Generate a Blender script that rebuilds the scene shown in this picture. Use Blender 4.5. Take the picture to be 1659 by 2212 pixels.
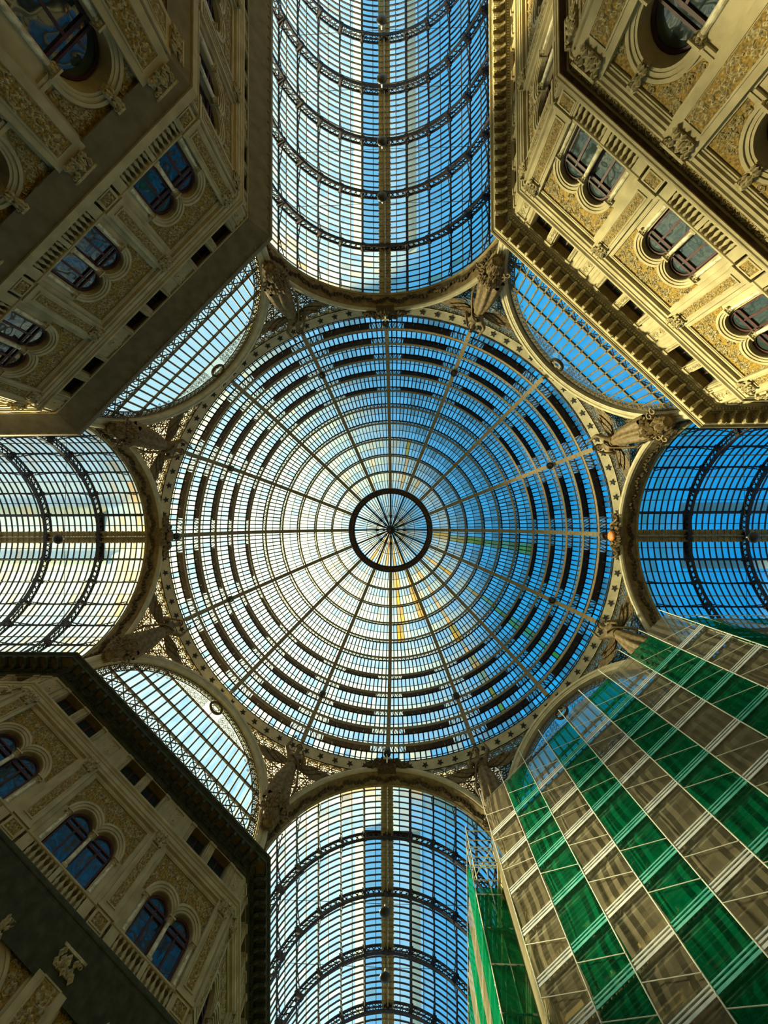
import bpy, math, random
from mathutils import Vector, Matrix
import numpy as np
for o in list(bpy.data.objects): bpy.data.objects.remove(o)
SC = bpy.context.scene
COL = SC.collection
PI = math.pi
def R(a): return math.radians(a)
random.seed(7)

# ------------------------------------------------------------------ camera
# world: +x is right in the picture, +y is down in the picture, z is up; the lens looks at the zenith
def rotm(ax, ay, az):
    Rx = Matrix(((1,0,0),(0,math.cos(ax),-math.sin(ax)),(0,math.sin(ax),math.cos(ax))))
    Ry = Matrix(((math.cos(ay),0,math.sin(ay)),(0,1,0),(-math.sin(ay),0,math.cos(ay))))
    Rz = Matrix(((math.cos(az),-math.sin(az),0),(math.sin(az),math.cos(az),0),(0,0,1)))
    return Rz @ Ry @ Rx
Rw = rotm(-0.0218, 0.035, -0.0046)            # world -> view (x right, y down, z forward)
M3 = (Matrix(((1,0,0),(0,-1,0),(0,0,-1))) @ Rw).transposed()
cd = bpy.data.cameras.new('camera'); cam = bpy.data.objects.new('camera', cd); COL.objects.link(cam)
cam.matrix_world = Matrix.Translation((0.9033, -1.2582, 1.6)) @ M3.to_4x4()
cd.sensor_fit = 'VERTICAL'; cd.sensor_height = 24; cd.lens = 24 * 831.0 / 2212.0
cd.clip_start = 0.05; cd.clip_end = 500
SC.camera = cam

# ------------------------------------------------------------------ sky, sun, exposure
SC.view_settings.view_transform = 'Standard'; SC.view_settings.look = 'None'
SC.view_settings.exposure = 0.0; SC.view_settings.gamma = 1.0
SC.view_settings.use_curve_mapping = False
W = bpy.data.worlds.new('sky'); SC.world = W; W.use_nodes = True
wn, wl = W.node_tree.nodes, W.node_tree.links
wn.clear()
tc = wn.new('ShaderNodeTexCoord'); sx = wn.new('ShaderNodeSeparateXYZ')
wl.new(tc.outputs['Generated'], sx.inputs[0])
mr = wn.new('ShaderNodeMapRange'); mr.inputs[1].default_value = 1.0; mr.inputs[2].default_value = -1.0
wl.new(sx.outputs[0], mr.inputs[0])
nz = wn.new('ShaderNodeTexNoise'); nz.inputs['Scale'].default_value = 2.2; nz.inputs['Detail'].default_value = 6
wl.new(tc.outputs['Generated'], nz.inputs['Vector'])
ma = wn.new('ShaderNodeMath'); ma.operation = 'MULTIPLY_ADD'; ma.inputs[1].default_value = 0.22; 
wl.new(nz.outputs[0], ma.inputs[0])
mb_ = wn.new('ShaderNodeMath'); mb_.operation = 'ADD'; mb_.inputs[1].default_value = -0.11
wl.new(mr.outputs[0], mb_.inputs[0]); wl.new(mb_.outputs[0], ma.inputs[2])
cr = wn.new('ShaderNodeValToRGB'); wl.new(ma.outputs[0], cr.inputs[0])
e = cr.color_ramp.elements
e[0].position = 0.12; e[0].color = (0.0, 0.33, 0.80, 1)
e[1].position = 0.97; e[1].color = (1.05, 1.15, 1.0, 1)
m_ = e.new(0.34); m_.color = (0.02, 0.44, 0.90, 1)
m_ = e.new(0.52); m_.color = (0.15, 0.57, 0.95, 1)
m_ = e.new(0.72); m_.color = (0.40, 0.78, 0.98, 1)
bgk = wn.new('ShaderNodeBackground'); wl.new(cr.outputs[0], bgk.inputs[0]); bgk.inputs[1].default_value = 1.05
wo = wn.new('ShaderNodeOutputWorld'); wl.new(bgk.outputs[0], wo.inputs[0])
sd = bpy.data.lights.new('sun', 'SUN'); sun = bpy.data.objects.new('sun', sd); COL.objects.link(sun)
sd.energy = 37.0; sd.angle = R(9); sd.color = (1.0, 0.81, 0.42)
sun.rotation_euler = Vector((-0.80, 0.39, 0.455)).to_track_quat('Z', 'Y').to_euler()

# ------------------------------------------------------------------ materials
def newmat(name):
    m = bpy.data.materials.new(name); m.use_nodes = True
    nt = m.node_tree; nt.nodes.clear()
    out = nt.nodes.new('ShaderNodeOutputMaterial')
    return m, nt, out
def N_(nt, t, **kw):
    n = nt.nodes.new(t)
    for k, v in kw.items():
        if k.startswith('i_'):
            n.inputs[k[2:].replace('_', ' ')].default_value = v
        else: setattr(n, k, v)
    return n
def pmat(name, c1, c2=None, rough=0.8, metal=0.0, scale=3.0, bump=0.0, bscale=12.0, detail=4, spec=0.3, ramp=(0.35, 0.68), dist=0.02):
    m, nt, out = newmat(name); L = nt.links
    b = N_(nt, 'ShaderNodeBsdfPrincipled', i_Roughness=rough, i_Metallic=metal)
    b.inputs['Specular IOR Level'].default_value = spec
    L.new(b.outputs[0], out.inputs[0])
    tc = N_(nt, 'ShaderNodeTexCoord')
    if c2:
        n = N_(nt, 'ShaderNodeTexNoise', i_Scale=scale, i_Detail=detail); L.new(tc.outputs['Object'], n.inputs['Vector'])
        r = N_(nt, 'ShaderNodeValToRGB'); L.new(n.outputs[0], r.inputs[0])
        r.color_ramp.elements[0].position = ramp[0]; r.color_ramp.elements[1].position = ramp[1]
        r.color_ramp.elements[0].color = (*c1, 1); r.color_ramp.elements[1].color = (*c2, 1)
        L.new(r.outputs[0], b.inputs['Base Color'])
    else: b.inputs['Base Color'].default_value = (*c1, 1)
    if bump:
        n2 = N_(nt, 'ShaderNodeTexNoise', i_Scale=bscale, i_Detail=5); L.new(tc.outputs['Object'], n2.inputs['Vector'])
        bp = N_(nt, 'ShaderNodeBump', i_Strength=bump, i_Distance=dist); L.new(n2.outputs[0], bp.inputs['Height'])
        L.new(bp.outputs[0], b.inputs['Normal'])
    return m
MAT = {}
MAT['stone'] = pmat('cream_stone', (0.36, 0.305, 0.17), (0.49, 0.42, 0.25), 0.85, scale=1.5, bump=0.3, bscale=30)
MAT['relief'] = pmat('carved_stone', (0.26, 0.21, 0.10), (0.58, 0.49, 0.28), 0.8, scale=9, bump=0.8, bscale=25)
MAT['gold'] = pmat('gilded_ground', (0.07, 0.045, 0.008), (0.42, 0.26, 0.03), 0.6, scale=14, bump=1.0, bscale=22, ramp=(0.3, 0.7))
MAT['brown'] = pmat('brown_plaster', (0.16, 0.11, 0.04), (0.22, 0.16, 0.06), 0.9)
MAT['marble'] = pmat('veined_marble', (0.42, 0.37, 0.22), (0.72, 0.66, 0.46), 0.35, scale=4, ramp=(.42, .55), spec=0.5)
MAT['wrap'] = pmat('grey_boarding', (0.15, 0.135, 0.09), (0.21, 0.19, 0.135), 0.85, scale=2)
MAT['frame'] = pmat('oxblood_wood', (0.055, 0.018, 0.02), (0.09, 0.03, 0.03), 0.45)
MAT['iron'] = pmat('dark_iron', (0.018, 0.015, 0.020), (0.045, 0.034, 0.034), 0.6, scale=5)
MAT['domeiron'] = pmat('ochre_iron', (0.20, 0.15, 0.075), (0.30, 0.225, 0.11), 0.65, scale=4)
MAT['plate'] = pmat('brown_iron_plate', (0.045, 0.026, 0.015), (0.085, 0.05, 0.03), 0.8, scale=4)
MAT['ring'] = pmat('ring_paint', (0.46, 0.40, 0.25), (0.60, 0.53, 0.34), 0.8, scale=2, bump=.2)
MAT['star'] = pmat('dark_star', (0.02, 0.018, 0.01), None, 0.7)
MAT['arch'] = pmat('arch_plaster', (0.26, 0.20, 0.09), (0.40, 0.33, 0.17), 0.85, scale=3, bump=.4)
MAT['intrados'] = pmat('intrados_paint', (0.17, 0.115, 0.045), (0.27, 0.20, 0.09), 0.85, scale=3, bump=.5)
MAT['leaf'] = pmat('dark_garland', (0.05, 0.033, 0.014), (0.12, 0.08, 0.03), 0.8, scale=9, bump=.6)
MAT['bronze'] = pmat('bronzed_plaster', (0.115, 0.075, 0.028), (0.24, 0.165, 0.07), 0.6, scale=5, bump=.7, bscale=14)
MAT['lace'] = pmat('lace_iron', (0.11, 0.085, 0.045), (0.20, 0.155, 0.08), 0.7, scale=5)
MAT['darktone'] = pmat('dark_olive_tone', (0.035, 0.042, 0.024), (0.07, 0.07, 0.045), 0.9, scale=3)  # one darker tone for the lower-left cornices, dentils and brackets
MAT['steel'] = pmat('galvanised_tube', (0.62, 0.62, 0.52), (0.78, 0.78, 0.66), 0.45, spec=.5)
MAT['deck'] = pmat('pale_deck', (0.58, 0.64, 0.68), (0.78, 0.82, 0.82), 0.4)
MAT['teal'] = pmat('net_tinted_rail', (0.06, 0.42, 0.36), (0.18, 0.58, 0.52), 0.5)  # tint of boards seen through the green net, put into their colour
MAT['deckdark'] = pmat('deck_underside', (0.13, 0.12, 0.085), (0.20, 0.18, 0.12), 0.8, scale=2)
MAT['lamp'] = pmat('lamp_black', (0.03, 0.026, 0.022), None, 0.4, spec=.5)
MAT['cross'] = pmat('pale_cross', (0.75, 0.70, 0.50), None, 0.6)
MAT['shell'] = pmat('orange_glow_shell', (0.75, 0.25, 0.05), (0.8, 0.38, 0.12), 0.5)  # orange glow on the right-hand shell, put into its base colour
MAT['curtain'] = pmat('curtain', (0.45, 0.42, 0.30), (0.6, 0.56, 0.42), 0.9)
MAT['floor'] = pmat('marble_floor', (0.16, 0.13, 0.09), (0.22, 0.18, 0.13), 0.3, scale=1.0, spec=.5)
MAT['wall'] = pmat('end_wall_plaster', (0.38, 0.33, 0.2), (0.45, 0.40, 0.26), 0.9)

def winglass(name, c1, c2):
    m, nt, out = newmat(name); L = nt.links
    b = N_(nt, 'ShaderNodeBsdfPrincipled', i_Roughness=0.04)
    b.inputs['IOR'].default_value = 1.9
    tc = N_(nt, 'ShaderNodeTexCoord')
    n = N_(nt, 'ShaderNodeTexNoise', i_Scale=1.5, i_Detail=3); L.new(tc.outputs['Object'], n.inputs['Vector'])
    r = N_(nt, 'ShaderNodeValToRGB'); L.new(n.outputs[0], r.inputs[0])
    r.color_ramp.elements[0].color = (*c1, 1); r.color_ramp.elements[1].color = (*c2, 1)
    L.new(r.outputs[0], b.inputs['Base Color'])
    w = N_(nt, 'ShaderNodeTexNoise', i_Scale=1.1, i_Detail=1); L.new(tc.outputs['Object'], w.inputs['Vector'])
    bp = N_(nt, 'ShaderNodeBump', i_Strength=0.6, i_Distance=0.05); L.new(w.outputs[0], bp.inputs['Height'])
    L.new(bp.outputs[0], b.inputs['Normal']); L.new(b.outputs[0], out.inputs[0])
    return m
MAT['winglass'] = winglass('old_window_glass', (0.01, 0.02, 0.02), (0.04, 0.06, 0.055))

def roofglass(name, tint=(0.86, 0.96, 1.0), cream=(0.36, 0.45, 0.42), rust=(0.55, 0.27, 0.012), nscale=1.2, namp=0.25):
    """old roof glazing: clear where clean, scattering where dusty or rust-stained (attribute g: dust, rust)"""
    m, nt, out = newmat(name); L = nt.links
    at = N_(nt, 'ShaderNodeAttribute', attribute_name='g'); sp = N_(nt, 'ShaderNodeSeparateColor')
    L.new(at.outputs['Color'], sp.inputs[0])
    tc = N_(nt, 'ShaderNodeTexCoord'); n = N_(nt, 'ShaderNodeTexNoise', i_Scale=nscale, i_Detail=6)
    L.new(tc.outputs['Object'], n.inputs['Vector'])
    f = N_(nt, 'ShaderNodeMath', operation='MULTIPLY_ADD'); f.inputs[1].default_value = namp
    L.new(n.outputs[0], f.inputs[0]); L.new(sp.outputs[0], f.inputs[2])
    f2 = N_(nt, 'ShaderNodeMath', operation='ADD', use_clamp=True); f2.inputs[1].default_value = -namp * .45
    L.new(f.outputs[0], f2.inputs[0])
    tr = N_(nt, 'ShaderNodeBsdfTransparent'); tl = N_(nt, 'ShaderNodeBsdfTranslucent')
    c1 = N_(nt, 'ShaderNodeMix', data_type='RGBA'); c1.inputs[6].default_value = (*tint, 1); c1.inputs[7].default_value = (*[min(1, x * 1.25) for x in (.80, .42, .03)], 1)
    L.new(sp.outputs[1], c1.inputs[0]); L.new(c1.outputs[2], tr.inputs[0])
    c2 = N_(nt, 'ShaderNodeMix', data_type='RGBA'); c2.inputs[6].default_value = (*cream, 1); c2.inputs[7].default_value = (*rust, 1)
    L.new(sp.outputs[1], c2.inputs[0]); L.new(c2.outputs[2], tl.inputs[0])
    df = N_(nt, 'ShaderNodeBsdfDiffuse'); L.new(c2.outputs[2], df.inputs[0])
    sc = N_(nt, 'ShaderNodeMixShader'); sc.inputs[0].default_value = 0.42; L.new(tl.outputs[0], sc.inputs[1]); L.new(df.outputs[0], sc.inputs[2])
    mx = N_(nt, 'ShaderNodeMixShader'); L.new(f2.outputs[0], mx.inputs[0]); L.new(tr.outputs[0], mx.inputs[1]); L.new(sc.outputs[0], mx.inputs[2])
    L.new(mx.outputs[0], out.inputs[0])
    return m
MAT['glass'] = roofglass('dusty_roof_glass')
MAT['panel'] = roofglass('pendentive_panel', cream=(0.60, 0.55, 0.38), rust=(0.6, 0.34, 0.08))

def netmat(name, col, alpha, vein):
    m, nt, out = newmat(name); L = nt.links
    tc = N_(nt, 'ShaderNodeTexCoord')
    n = N_(nt, 'ShaderNodeTexNoise', i_Scale=vein, i_Detail=5); L.new(tc.outputs['Object'], n.inputs['Vector'])
    mr = N_(nt, 'ShaderNodeMapRange'); mr.inputs[3].default_value = alpha - .12; mr.inputs[4].default_value = alpha + .12
    L.new(n.outputs[0], mr.inputs[0])
    tr = N_(nt, 'ShaderNodeBsdfTransparent'); tr.inputs[0].default_value = (*[min(1, .35 + c) for c in col], 1)
    d = N_(nt, 'ShaderNodeBsdfDiffuse'); d.inputs[0].default_value = (*col, 1)
    t = N_(nt, 'ShaderNodeBsdfTranslucent'); t.inputs[0].default_value = (*col, 1)
    a = N_(nt, 'ShaderNodeMixShader'); a.inputs[0].default_value = 0.4; L.new(d.outputs[0], a.inputs[1]); L.new(t.outputs[0], a.inputs[2])
    x = N_(nt, 'ShaderNodeMixShader'); L.new(mr.outputs[0], x.inputs[0]); L.new(tr.outputs[0], x.inputs[1]); L.new(a.outputs[0], x.inputs[2])
    L.new(x.outputs[0], out.inputs[0])
    return m
MAT['netgreen'] = netmat('green_netting', (0.0, 0.20, 0.085), 0.60, 3)
MAT['netgrey'] = netmat('grey_netting', (0.36, 0.32, 0.22), 0.48, 3)

# ------------------------------------------------------------------ mesh builder
class MB:
    def __init__(s): s.v = []; s.f = []; s.m = []; s.g = []; s.cur = 0; s.T = None
    def V(s, p):
        if s.T is not None: p = s.T(p)
        s.v.append(tuple(p)); return len(s.v) - 1
    def F(s, ids, g=None): s.f.append(tuple(ids)); s.m.append(s.cur); s.g.append(g or (0, 0, 0))
    def quad(s, a, b, c, d, g=None): s.F([s.V(a), s.V(b), s.V(c), s.V(d)], g)
    def box(s, x0, x1, y0, y1, z0, z1):
        i = [s.V((x, y, z)) for x in (x0, x1) for y in (y0, y1) for z in (z0, z1)]
        for q in ((0,1,3,2),(4,6,7,5),(0,4,5,1),(2,3,7,6),(0,2,6,4),(1,5,7,3)): s.F([i[k] for k in q])
    def bar(s, p, q, w, h, up=(0, 0, 1)):
        p = Vector(p); q = Vector(q); d = q - p
        if d.length < 1e-6: return
        d.normalize(); u = Vector(up); a = d.cross(u)
        if a.length < 1e-3: a = d.cross(Vector((1, 0, 0)))
        a.normalize(); b = a.cross(d).normalized()
        ids = []
        for e_ in (p, q):
            for sa, sb in ((-1,-1),(1,-1),(1,1),(-1,1)): ids.append(s.V(e_ + a * sa * w / 2 + b * sb * h / 2))
        for k in range(4): s.F([ids[k], ids[(k+1) % 4], ids[4 + (k+1) % 4], ids[4 + k]])
        s.F(ids[3::-1]); s.F(ids[4:])
    def tube(s, path, r, n=6, closed=False, flat=1.0):
        P = [Vector(p) for p in path]; K = len(P); rings = []
        rr = r if isinstance(r, (list, tuple)) else [r] * K
        prev = None
        for i, p in enumerate(P):
            t = (P[(i+1) % K] - P[i-1]) if closed else (P[min(i+1, K-1)] - P[max(i-1, 0)])
            if t.length < 1e-9: t = Vector((0, 0, 1))
            t.normalize()
            if prev is None:
                a = t.cross(Vector((0, 0, 1)))
                if a.length < .05: a = t.cross(Vector((0, 1, 0)))
            else: a = prev - t * prev.dot(t)
            a.normalize(); prev = a; b = t.cross(a)
            rings.append([s.V(p + (a * math.cos(2*PI*k/n) + b * math.sin(2*PI*k/n) * flat) * rr[i]) for k in range(n)])
        for i in range(K if closed else K - 1):
            A = rings[i]; B = rings[(i+1) % K]
            for k in range(n): s.F([A[k], A[(k+1) % n], B[(k+1) % n], B[k]])
        if not closed: s.F(rings[0][::-1]); s.F(rings[-1])
    def lathe(s, prof, c=(0, 0, 0), n=12, ax=None):
        rings = []
        for r, z in prof:
            rings.append([s.V((c[0] + r*math.cos(2*PI*k/n), c[1] + r*math.sin(2*PI*k/n), c[2] + z)) for k in range(n)])
        for A, B in zip(rings, rings[1:]):
            for k in range(n): s.F([A[k], A[(k+1) % n], B[(k+1) % n], B[k]])
        s.F(rings[0][::-1]); s.F(rings[-1])
    def strip(s, A, B, closed=False):
        a = [s.V(p) for p in A]; b = [s.V(p) for p in B]; K = len(a)
        for i in range(K if closed else K - 1): j = (i+1) % K; s.F([a[i], a[j], b[j], b[i]])
    def prism(s, loop, off):
        """closed planar loop of points extruded by vector off"""
        o = Vector(off); a = [s.V(p) for p in loop]; b = [s.V(Vector(p) + o) for p in loop]; K = len(a)
        s.F(a[::-1]); s.F(b)
        for i in range(K): j = (i+1) % K; s.F([a[i], a[j], b[j], b[i]])
    def sweep(s, prof, path, close=True):
        """prof list of (d,z); path(d)-> list of plan points (x,y)"""
        rows = []
        for d, z in prof: rows.append([s.V((x, y, z)) for x, y in path(d)])
        K = len(rows)
        for i in range(K if close else K - 1):
            A = rows[i]; B = rows[(i+1) % K]
            for k in range(len(A) - 1): s.F([A[k], A[k+1], B[k+1], B[k]])
        if close:
            s.F([r[0] for r in rows]); s.F([r[-1] for r in rows][::-1])
    def ringpoly(s, prof, pts):
        """prof = list of functions param->point rows ; closed tube through given rows"""
        rows = [[s.V(p) for p in row] for row in pts]
        K = len(rows)
        for i in range(K):
            A = rows[i]; B = rows[(i+1) % K]
            for k in range(len(A) - 1): s.F([A[k], A[k+1], B[k+1], B[k]])
        s.F([r[0] for r in rows]); s.F([r[-1] for r in rows][::-1])
    def mesh(s, name, mats, smooth=False):
        me = bpy.data.meshes.new(name); me.from_pydata(s.v, [], s.f)
        mats = mats if isinstance(mats, (list, tuple)) else [mats]
        for m in mats: me.materials.append(MAT[m])
        me.polygons.foreach_set('material_index', s.m)
        if any(g != (0, 0, 0) for g in s.g):
            at = me.attributes.new('g', 'FLOAT_COLOR', 'CORNER'); a = []
            for p, g in zip(me.polygons, s.g): a += [g[0], g[1], g[2], 1.0] * p.loop_total
            at.data.foreach_set('color', a)
        if smooth: me.polygons.foreach_set('use_smooth', [True] * len(me.polygons))
        me.update(); return me
    def build(s, name, mats, parent=None, smooth=False, M=None):
        return inst(name, s.mesh(name, mats, smooth), parent, M)
def inst(name, me, parent=None, M=None):
    o = bpy.data.objects.new(name, me); COL.objects.link(o)
    if parent: o.parent = parent
    if M is not None: o.matrix_basis = M
    return o
def tag(o, label, cat, group=None, kind=None):
    o['label'] = label; o['category'] = cat
    if group: o['group'] = group
    if kind: o['kind'] = kind
    return o
def thing(name, label, cat, group=None, M=None):
    o = bpy.data.objects.new(name, None); COL.objects.link(o)
    if M is not None: o.matrix_basis = M
    o.empty_display_size = .2
    return tag(o, label, cat, group)
def clone(o, M=None, **kw):
    """copy a thing with its parts and sub-parts"""
    c = o.copy(); COL.objects.link(c)
    if M is not None: c.matrix_basis = M
    for ch in [x for x in bpy.data.objects if x.parent == o]:
        d = ch.copy(); COL.objects.link(d); d.parent = c
        for g in [x for x in bpy.data.objects if x.parent == ch]:
            h = g.copy(); COL.objects.link(h); h.parent = d
    for k, v in kw.items(): c[k] = v
    return c
def Tr(x, y, z): return Matrix.Translation((x, y, z))
def Rz(a): return Matrix.Rotation(a, 4, 'Z')
def pol(r, a, z): return (r * math.cos(a), r * math.sin(a), z)
def icon(mb, c, r, sq=(1, 1, 1)):
    """small faceted bud"""
    x, y, z = c
    i = [mb.V((x + a*r*sq[0], y + b*r*sq[1], z + d*r*sq[2])) for a, b, d in ((1,0,0),(-1,0,0),(0,1,0),(0,-1,0),(0,0,1),(0,0,-1))]
    for a, b, d in ((0,2,4),(2,1,4),(1,3,4),(3,0,4),(2,0,5),(1,2,5),(3,1,5),(0,3,5)): mb.F([i[a], i[b], i[d]])

# ------------------------------------------------------------------ dimensions (metres)
XW, YW = 7.42, 18.12
D0 = (XW + YW) / math.sqrt(2); S0 = (YW - XW) / math.sqrt(2)
BAY = 2 * S0 / 3
ARMB = {'N': 5, 'S': 5, 'E': 3, 'W': 3}
ZTOP = 23.6

# ------------------------------------------------------------------ floor and end walls
m = MB(); m.quad((-36, -46, 0), (36, -46, 0), (36, 46, 0), (-36, 46, 0))
o = m.build('floor', 'floor'); o['kind'] = 'structure'
for nm, bx in (('wall_north', (-9, 9, -46.5, -46, 0, 24.2)), ('wall_south', (-9, 9, 46, 46.5, 0, 24.2)),
               ('wall_east', (36, 36.5, -9, 9, 0, 24.2)), ('wall_west', (-36.5, -36, -9, 9, 0, 24.2))):
    m = MB(); m.box(*bx); o = m.build(nm, 'wall'); o['kind'] = 'structure'

# ------------------------------------------------------------------ facade parts, local frame: x along wall, y towards the viewer, z up
def arcpts(cx, cz, r, a0, a1, n): return [(cx + r*math.cos(a0 + (a1-a0)*k/n), cz + r*math.sin(a0 + (a1-a0)*k/n)) for k in range(n+1)]
def pierced(mb, x0, x1, z0, z1, ops, d, depth, nseg=14):
    """wall face with openings (cx, R, zb, zs, arched) plus reveals"""
    ops = sorted(ops); x = x0
    for cx, r, zb, zs, arched in ops:
        mb.quad((x, d, z0), (cx-r, d, z0), (cx-r, d, z1), (x, d, z1))
        if zb > z0: mb.quad((cx-r, d, z0), (cx+r, d, z0), (cx+r, d, zb), (cx-r, d, zb))
        top = arcpts(cx, zs, r, PI, 0, nseg) if arched else [(cx-r, zs), (cx+r, zs)]
        for (xa, za), (xb, zb2) in zip(top, top[1:]): mb.quad((xa, d, za), (xb, d, zb2), (xb, d, z1), (xa, d, z1))
        line = [(cx-r, zb)] + top + [(cx+r, zb), (cx-r, zb)]
        for (xa, za), (xb, zb2) in zip(line, line[1:]): mb.quad((xa, d, za), (xa, d-depth, za), (xb, d-depth, zb2), (xb, d, zb2))
        x = cx + r
    mb.quad((x, d, z0), (x1, d, z0), (x1, d, z1), (x, d, z1))
def frame(mb, x0, x1, z0, z1, w, d0, d1):
    mb.box(x0, x1, d0, d1, z0, z0+w); mb.box(x0, x1, d0, d1, z1-w, z1)
    mb.box(x0, x0+w, d0, d1, z0+w, z1-w); mb.box(x1-w, x1, d0, d1, z0+w, z1-w)
def scroll(mb, cx, cz, r, d, sgn=1, a0=0.0, th=.028, turns=1.4, n=11):
    P = []
    for k in range(n):
        t = k/(n-1); a = a0 + sgn*turns*2*PI*t; rr = r*(1 - .82*t)
        P.append((cx + rr*math.cos(a), d, cz + rr*math.sin(a)))
    mb.tube(P, [th*(1-.35*k/(n-1)) for k in range(n)], 4)
def leaves(mb, cx, cz, r, d, n, rnd, s=.06):
    for k in range(n):
        a = rnd.random()*2*PI; q = r*(.35+.75*rnd.random())
        icon(mb, (cx + q*math.cos(a), d, cz + q*math.sin(a)), s*(.7+.7*rnd.random()), (1, .7, 1.2))
def relief(mb, x0, x1, z0, z1, d, seed=0):
    rnd = random.Random(seed); w = x1-x0; h = z1-z0
    if h >= w: n = max(1, round(h/w)); 
    else: n = max(1, round(w/h))
    for k in range(n):
        if h >= w: cx = (x0+x1)/2 + (w*.06)*(-1)**k; cz = z0 + h*(k+.5)/n; r = min(w*.42, h/n*.5)
        else: cz = (z0+z1)/2; cx = x0 + w*(k+.5)/n; r = min(h*.42, w/n*.5)
        scroll(mb, cx, cz, r, d, (-1)**k, rnd.random()*6, th=r*.13)
        leaves(mb, cx, cz, r*1.15, d, 22, rnd, r*.19)
def cap(mb, cx, w, z0, z1, d0, d1, seed=0):
    """leafy capital"""
    rnd = random.Random(seed)
    mb.box(cx-w*.5, cx+w*.5, d0, d1, z0, z1-.08)
    mb.box(cx-w*.66, cx+w*.66, d0, d1+.12, z1-.09, z1)
    for k in range(16):
        x = cx + w*.62*(rnd.random()*2-1); z = z0 + (z1-z0)*rnd.random()
        icon(mb, (x, d1+.03+.06*(z-z0)/(z1-z0), z), .075+.04*rnd.random(), (1, 1, 1.5))
    for sg in (-1, 1): scroll(mb, cx+sg*w*.5, z1-.16, .11, d1+.08, sg, 1.5, .03)

WS, WB, WR = 18.65, 17.05, .62
def m_mainwall():
    mb = MB(); h = BAY/2
    pierced(mb, -1.92, 1.92, 17.02, 20.50, [(-.70, WR+.04, WB, WS, True), (.70, WR+.04, WB, WS, True)], -.10, .30)
    # stone frame round the sunk field
    mb.box(-h, -1.92, -.12, 0, 16.98, 20.66); mb.box(1.92, h, -.12, 0, 16.98, 20.66)
    mb.box(-1.92, 1.92, -.12, 0, 20.50, 20.66)
    frame(mb, -1.92, 1.92, 17.02, 20.50, .05, -.10, -.02)
    return mb.mesh('storey_wall', 'stone')
def m_archivolt(cx, zs, rads, d, clip=None, mats='stone', nseg=20):
    mb = MB()
    for (r0, r1, d0, d1) in rads:
        rows = []
        for rr, dd in ((r0, d0), (r0, d1), (r1, d1), (r1, d0)):
            row = []
            for x, z in arcpts(cx, zs, rr, PI+.12, -.12, nseg):
                if clip is not None: x = max(x, clip) if cx > clip else min(x, -clip if cx < -clip else clip)
                row.append((x, d+dd, z))
            rows.append(row)
        mb.ringpoly(None, rows)
    return mb
def m_spandrel():
    mb = MB(); rnd = random.Random(5)
    # gilded ground just above the sunk field
    y = -.085
    for k in range(24):
        xa = -1.84 + 3.68*k/24; xb = xa + 3.68/24
        def low(x):
            c = .70 if x > 0 else -.70; q = 1.0 - (x-c)**2
            return max(18.75, WS + math.sqrt(q) if q > 0 else 18.75)
        mb.quad((xa, y, low(xa)), (xb, y, low(xb)), (xb, y, 20.42), (xa, y, 20.42))
    mb.cur = 1
    for k in range(190):
        x = -1.78 + 3.56*rnd.random(); z = 19.0 + 1.35*rnd.random()
        c = .70 if x > 0 else -.70
        if math.hypot(x-c, z-WS) < 1.12: continue
        if k % 3 == 0: scroll(mb, x, z, .12, y+.02, rnd.choice((-1, 1)), rnd.random()*6, .022, n=8)
        leaves(mb, x, z, .10, y+.01, 4, rnd, .035)
    for k in range(9):
        x = -1.6 + 3.2*k/8; 
        scroll(mb, x, 20.2, .15, y+.02, (-1)**k, 1.5*k, .026, n=9)
    return mb.mesh('gilded_relief', ['gold', 'relief'])
def m_window(cx, R_, zb, zs, d, mull=.05, lunette=False):
    """arched timber window and its glazing"""
    fr = MB(); gl = MB()
    pts = [(cx-R_, zb)] + arcpts(cx, zs, R_, PI, 0, 14) + [(cx+R_, zb)]
    inn = [(cx-R_+.09, zb)] + arcpts(cx, zs, R_-.09, PI, 0, 14) + [(cx+R_-.09, zb)]
    rows = [[(x, d+q, z) for x, z in P] for P, q in ((pts, 0), (pts, .07), (inn, .07), (inn, 0))]
    fr.ringpoly(None, rows)
    fr.box(cx-R_, cx+R_, d, d+.07, zb, zb+.08)
    fr.box(cx-.05, cx+.05, d, d+.08, zb, zs-.12)
    fr.box(cx-R_, cx+R_, d, d+.09, zs-.16, zs-.06)
    fr.box(cx-R_+.02, cx+R_-.02, d, d+.08, zs+.10, zs+.17)
    if not lunette:
        fr.box(cx-.03, cx+.03, d, d+.06, zs-.06, zs+.10)
    loop = [(x, d+.02, z) for x, z in inn]
    gl.F([gl.V(p) for p in loop])
    return fr.mesh('window_frame', 'frame'), gl.mesh('window_pane', 'winglass')
def m_column(cx, z0, z1, r, d, mats='marble'):
    mb = MB()
    mb.cur = 1; mb.box(cx-r*1.4, cx+r*1.4, d-r*1.4, d+r*1.4, z0, z0+.1)
    mb.cur = 0; mb.lathe([(r*1.15, .1), (r*1.15, .14), (r*1.0, .17), (r*.96, (z1-z0)*.5), (r*.86, z1-z0-.22)], (cx, d, z0), 12)
    mb.cur = 1; mb.lathe([(r*.9, 0), (r*1.15, .04), (r*1.1, .1), (r*1.7, .2)], (cx, d, z1-.22), 8)
    rnd = random.Random(3)
    for k in range(8):
        a = PI*2*k/8; icon(mb, (cx+r*1.3*math.cos(a), d+r*1.3*math.sin(a), z1-.1+.04*(k % 2)), r*.55)
    mb.box(cx-r*1.8, cx+r*1.8, d-r*1.6, d+r*1.8, z1-.04, z1+.02)
    return mb.mesh('colonnette', [mats, 'stone'], False)
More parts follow.
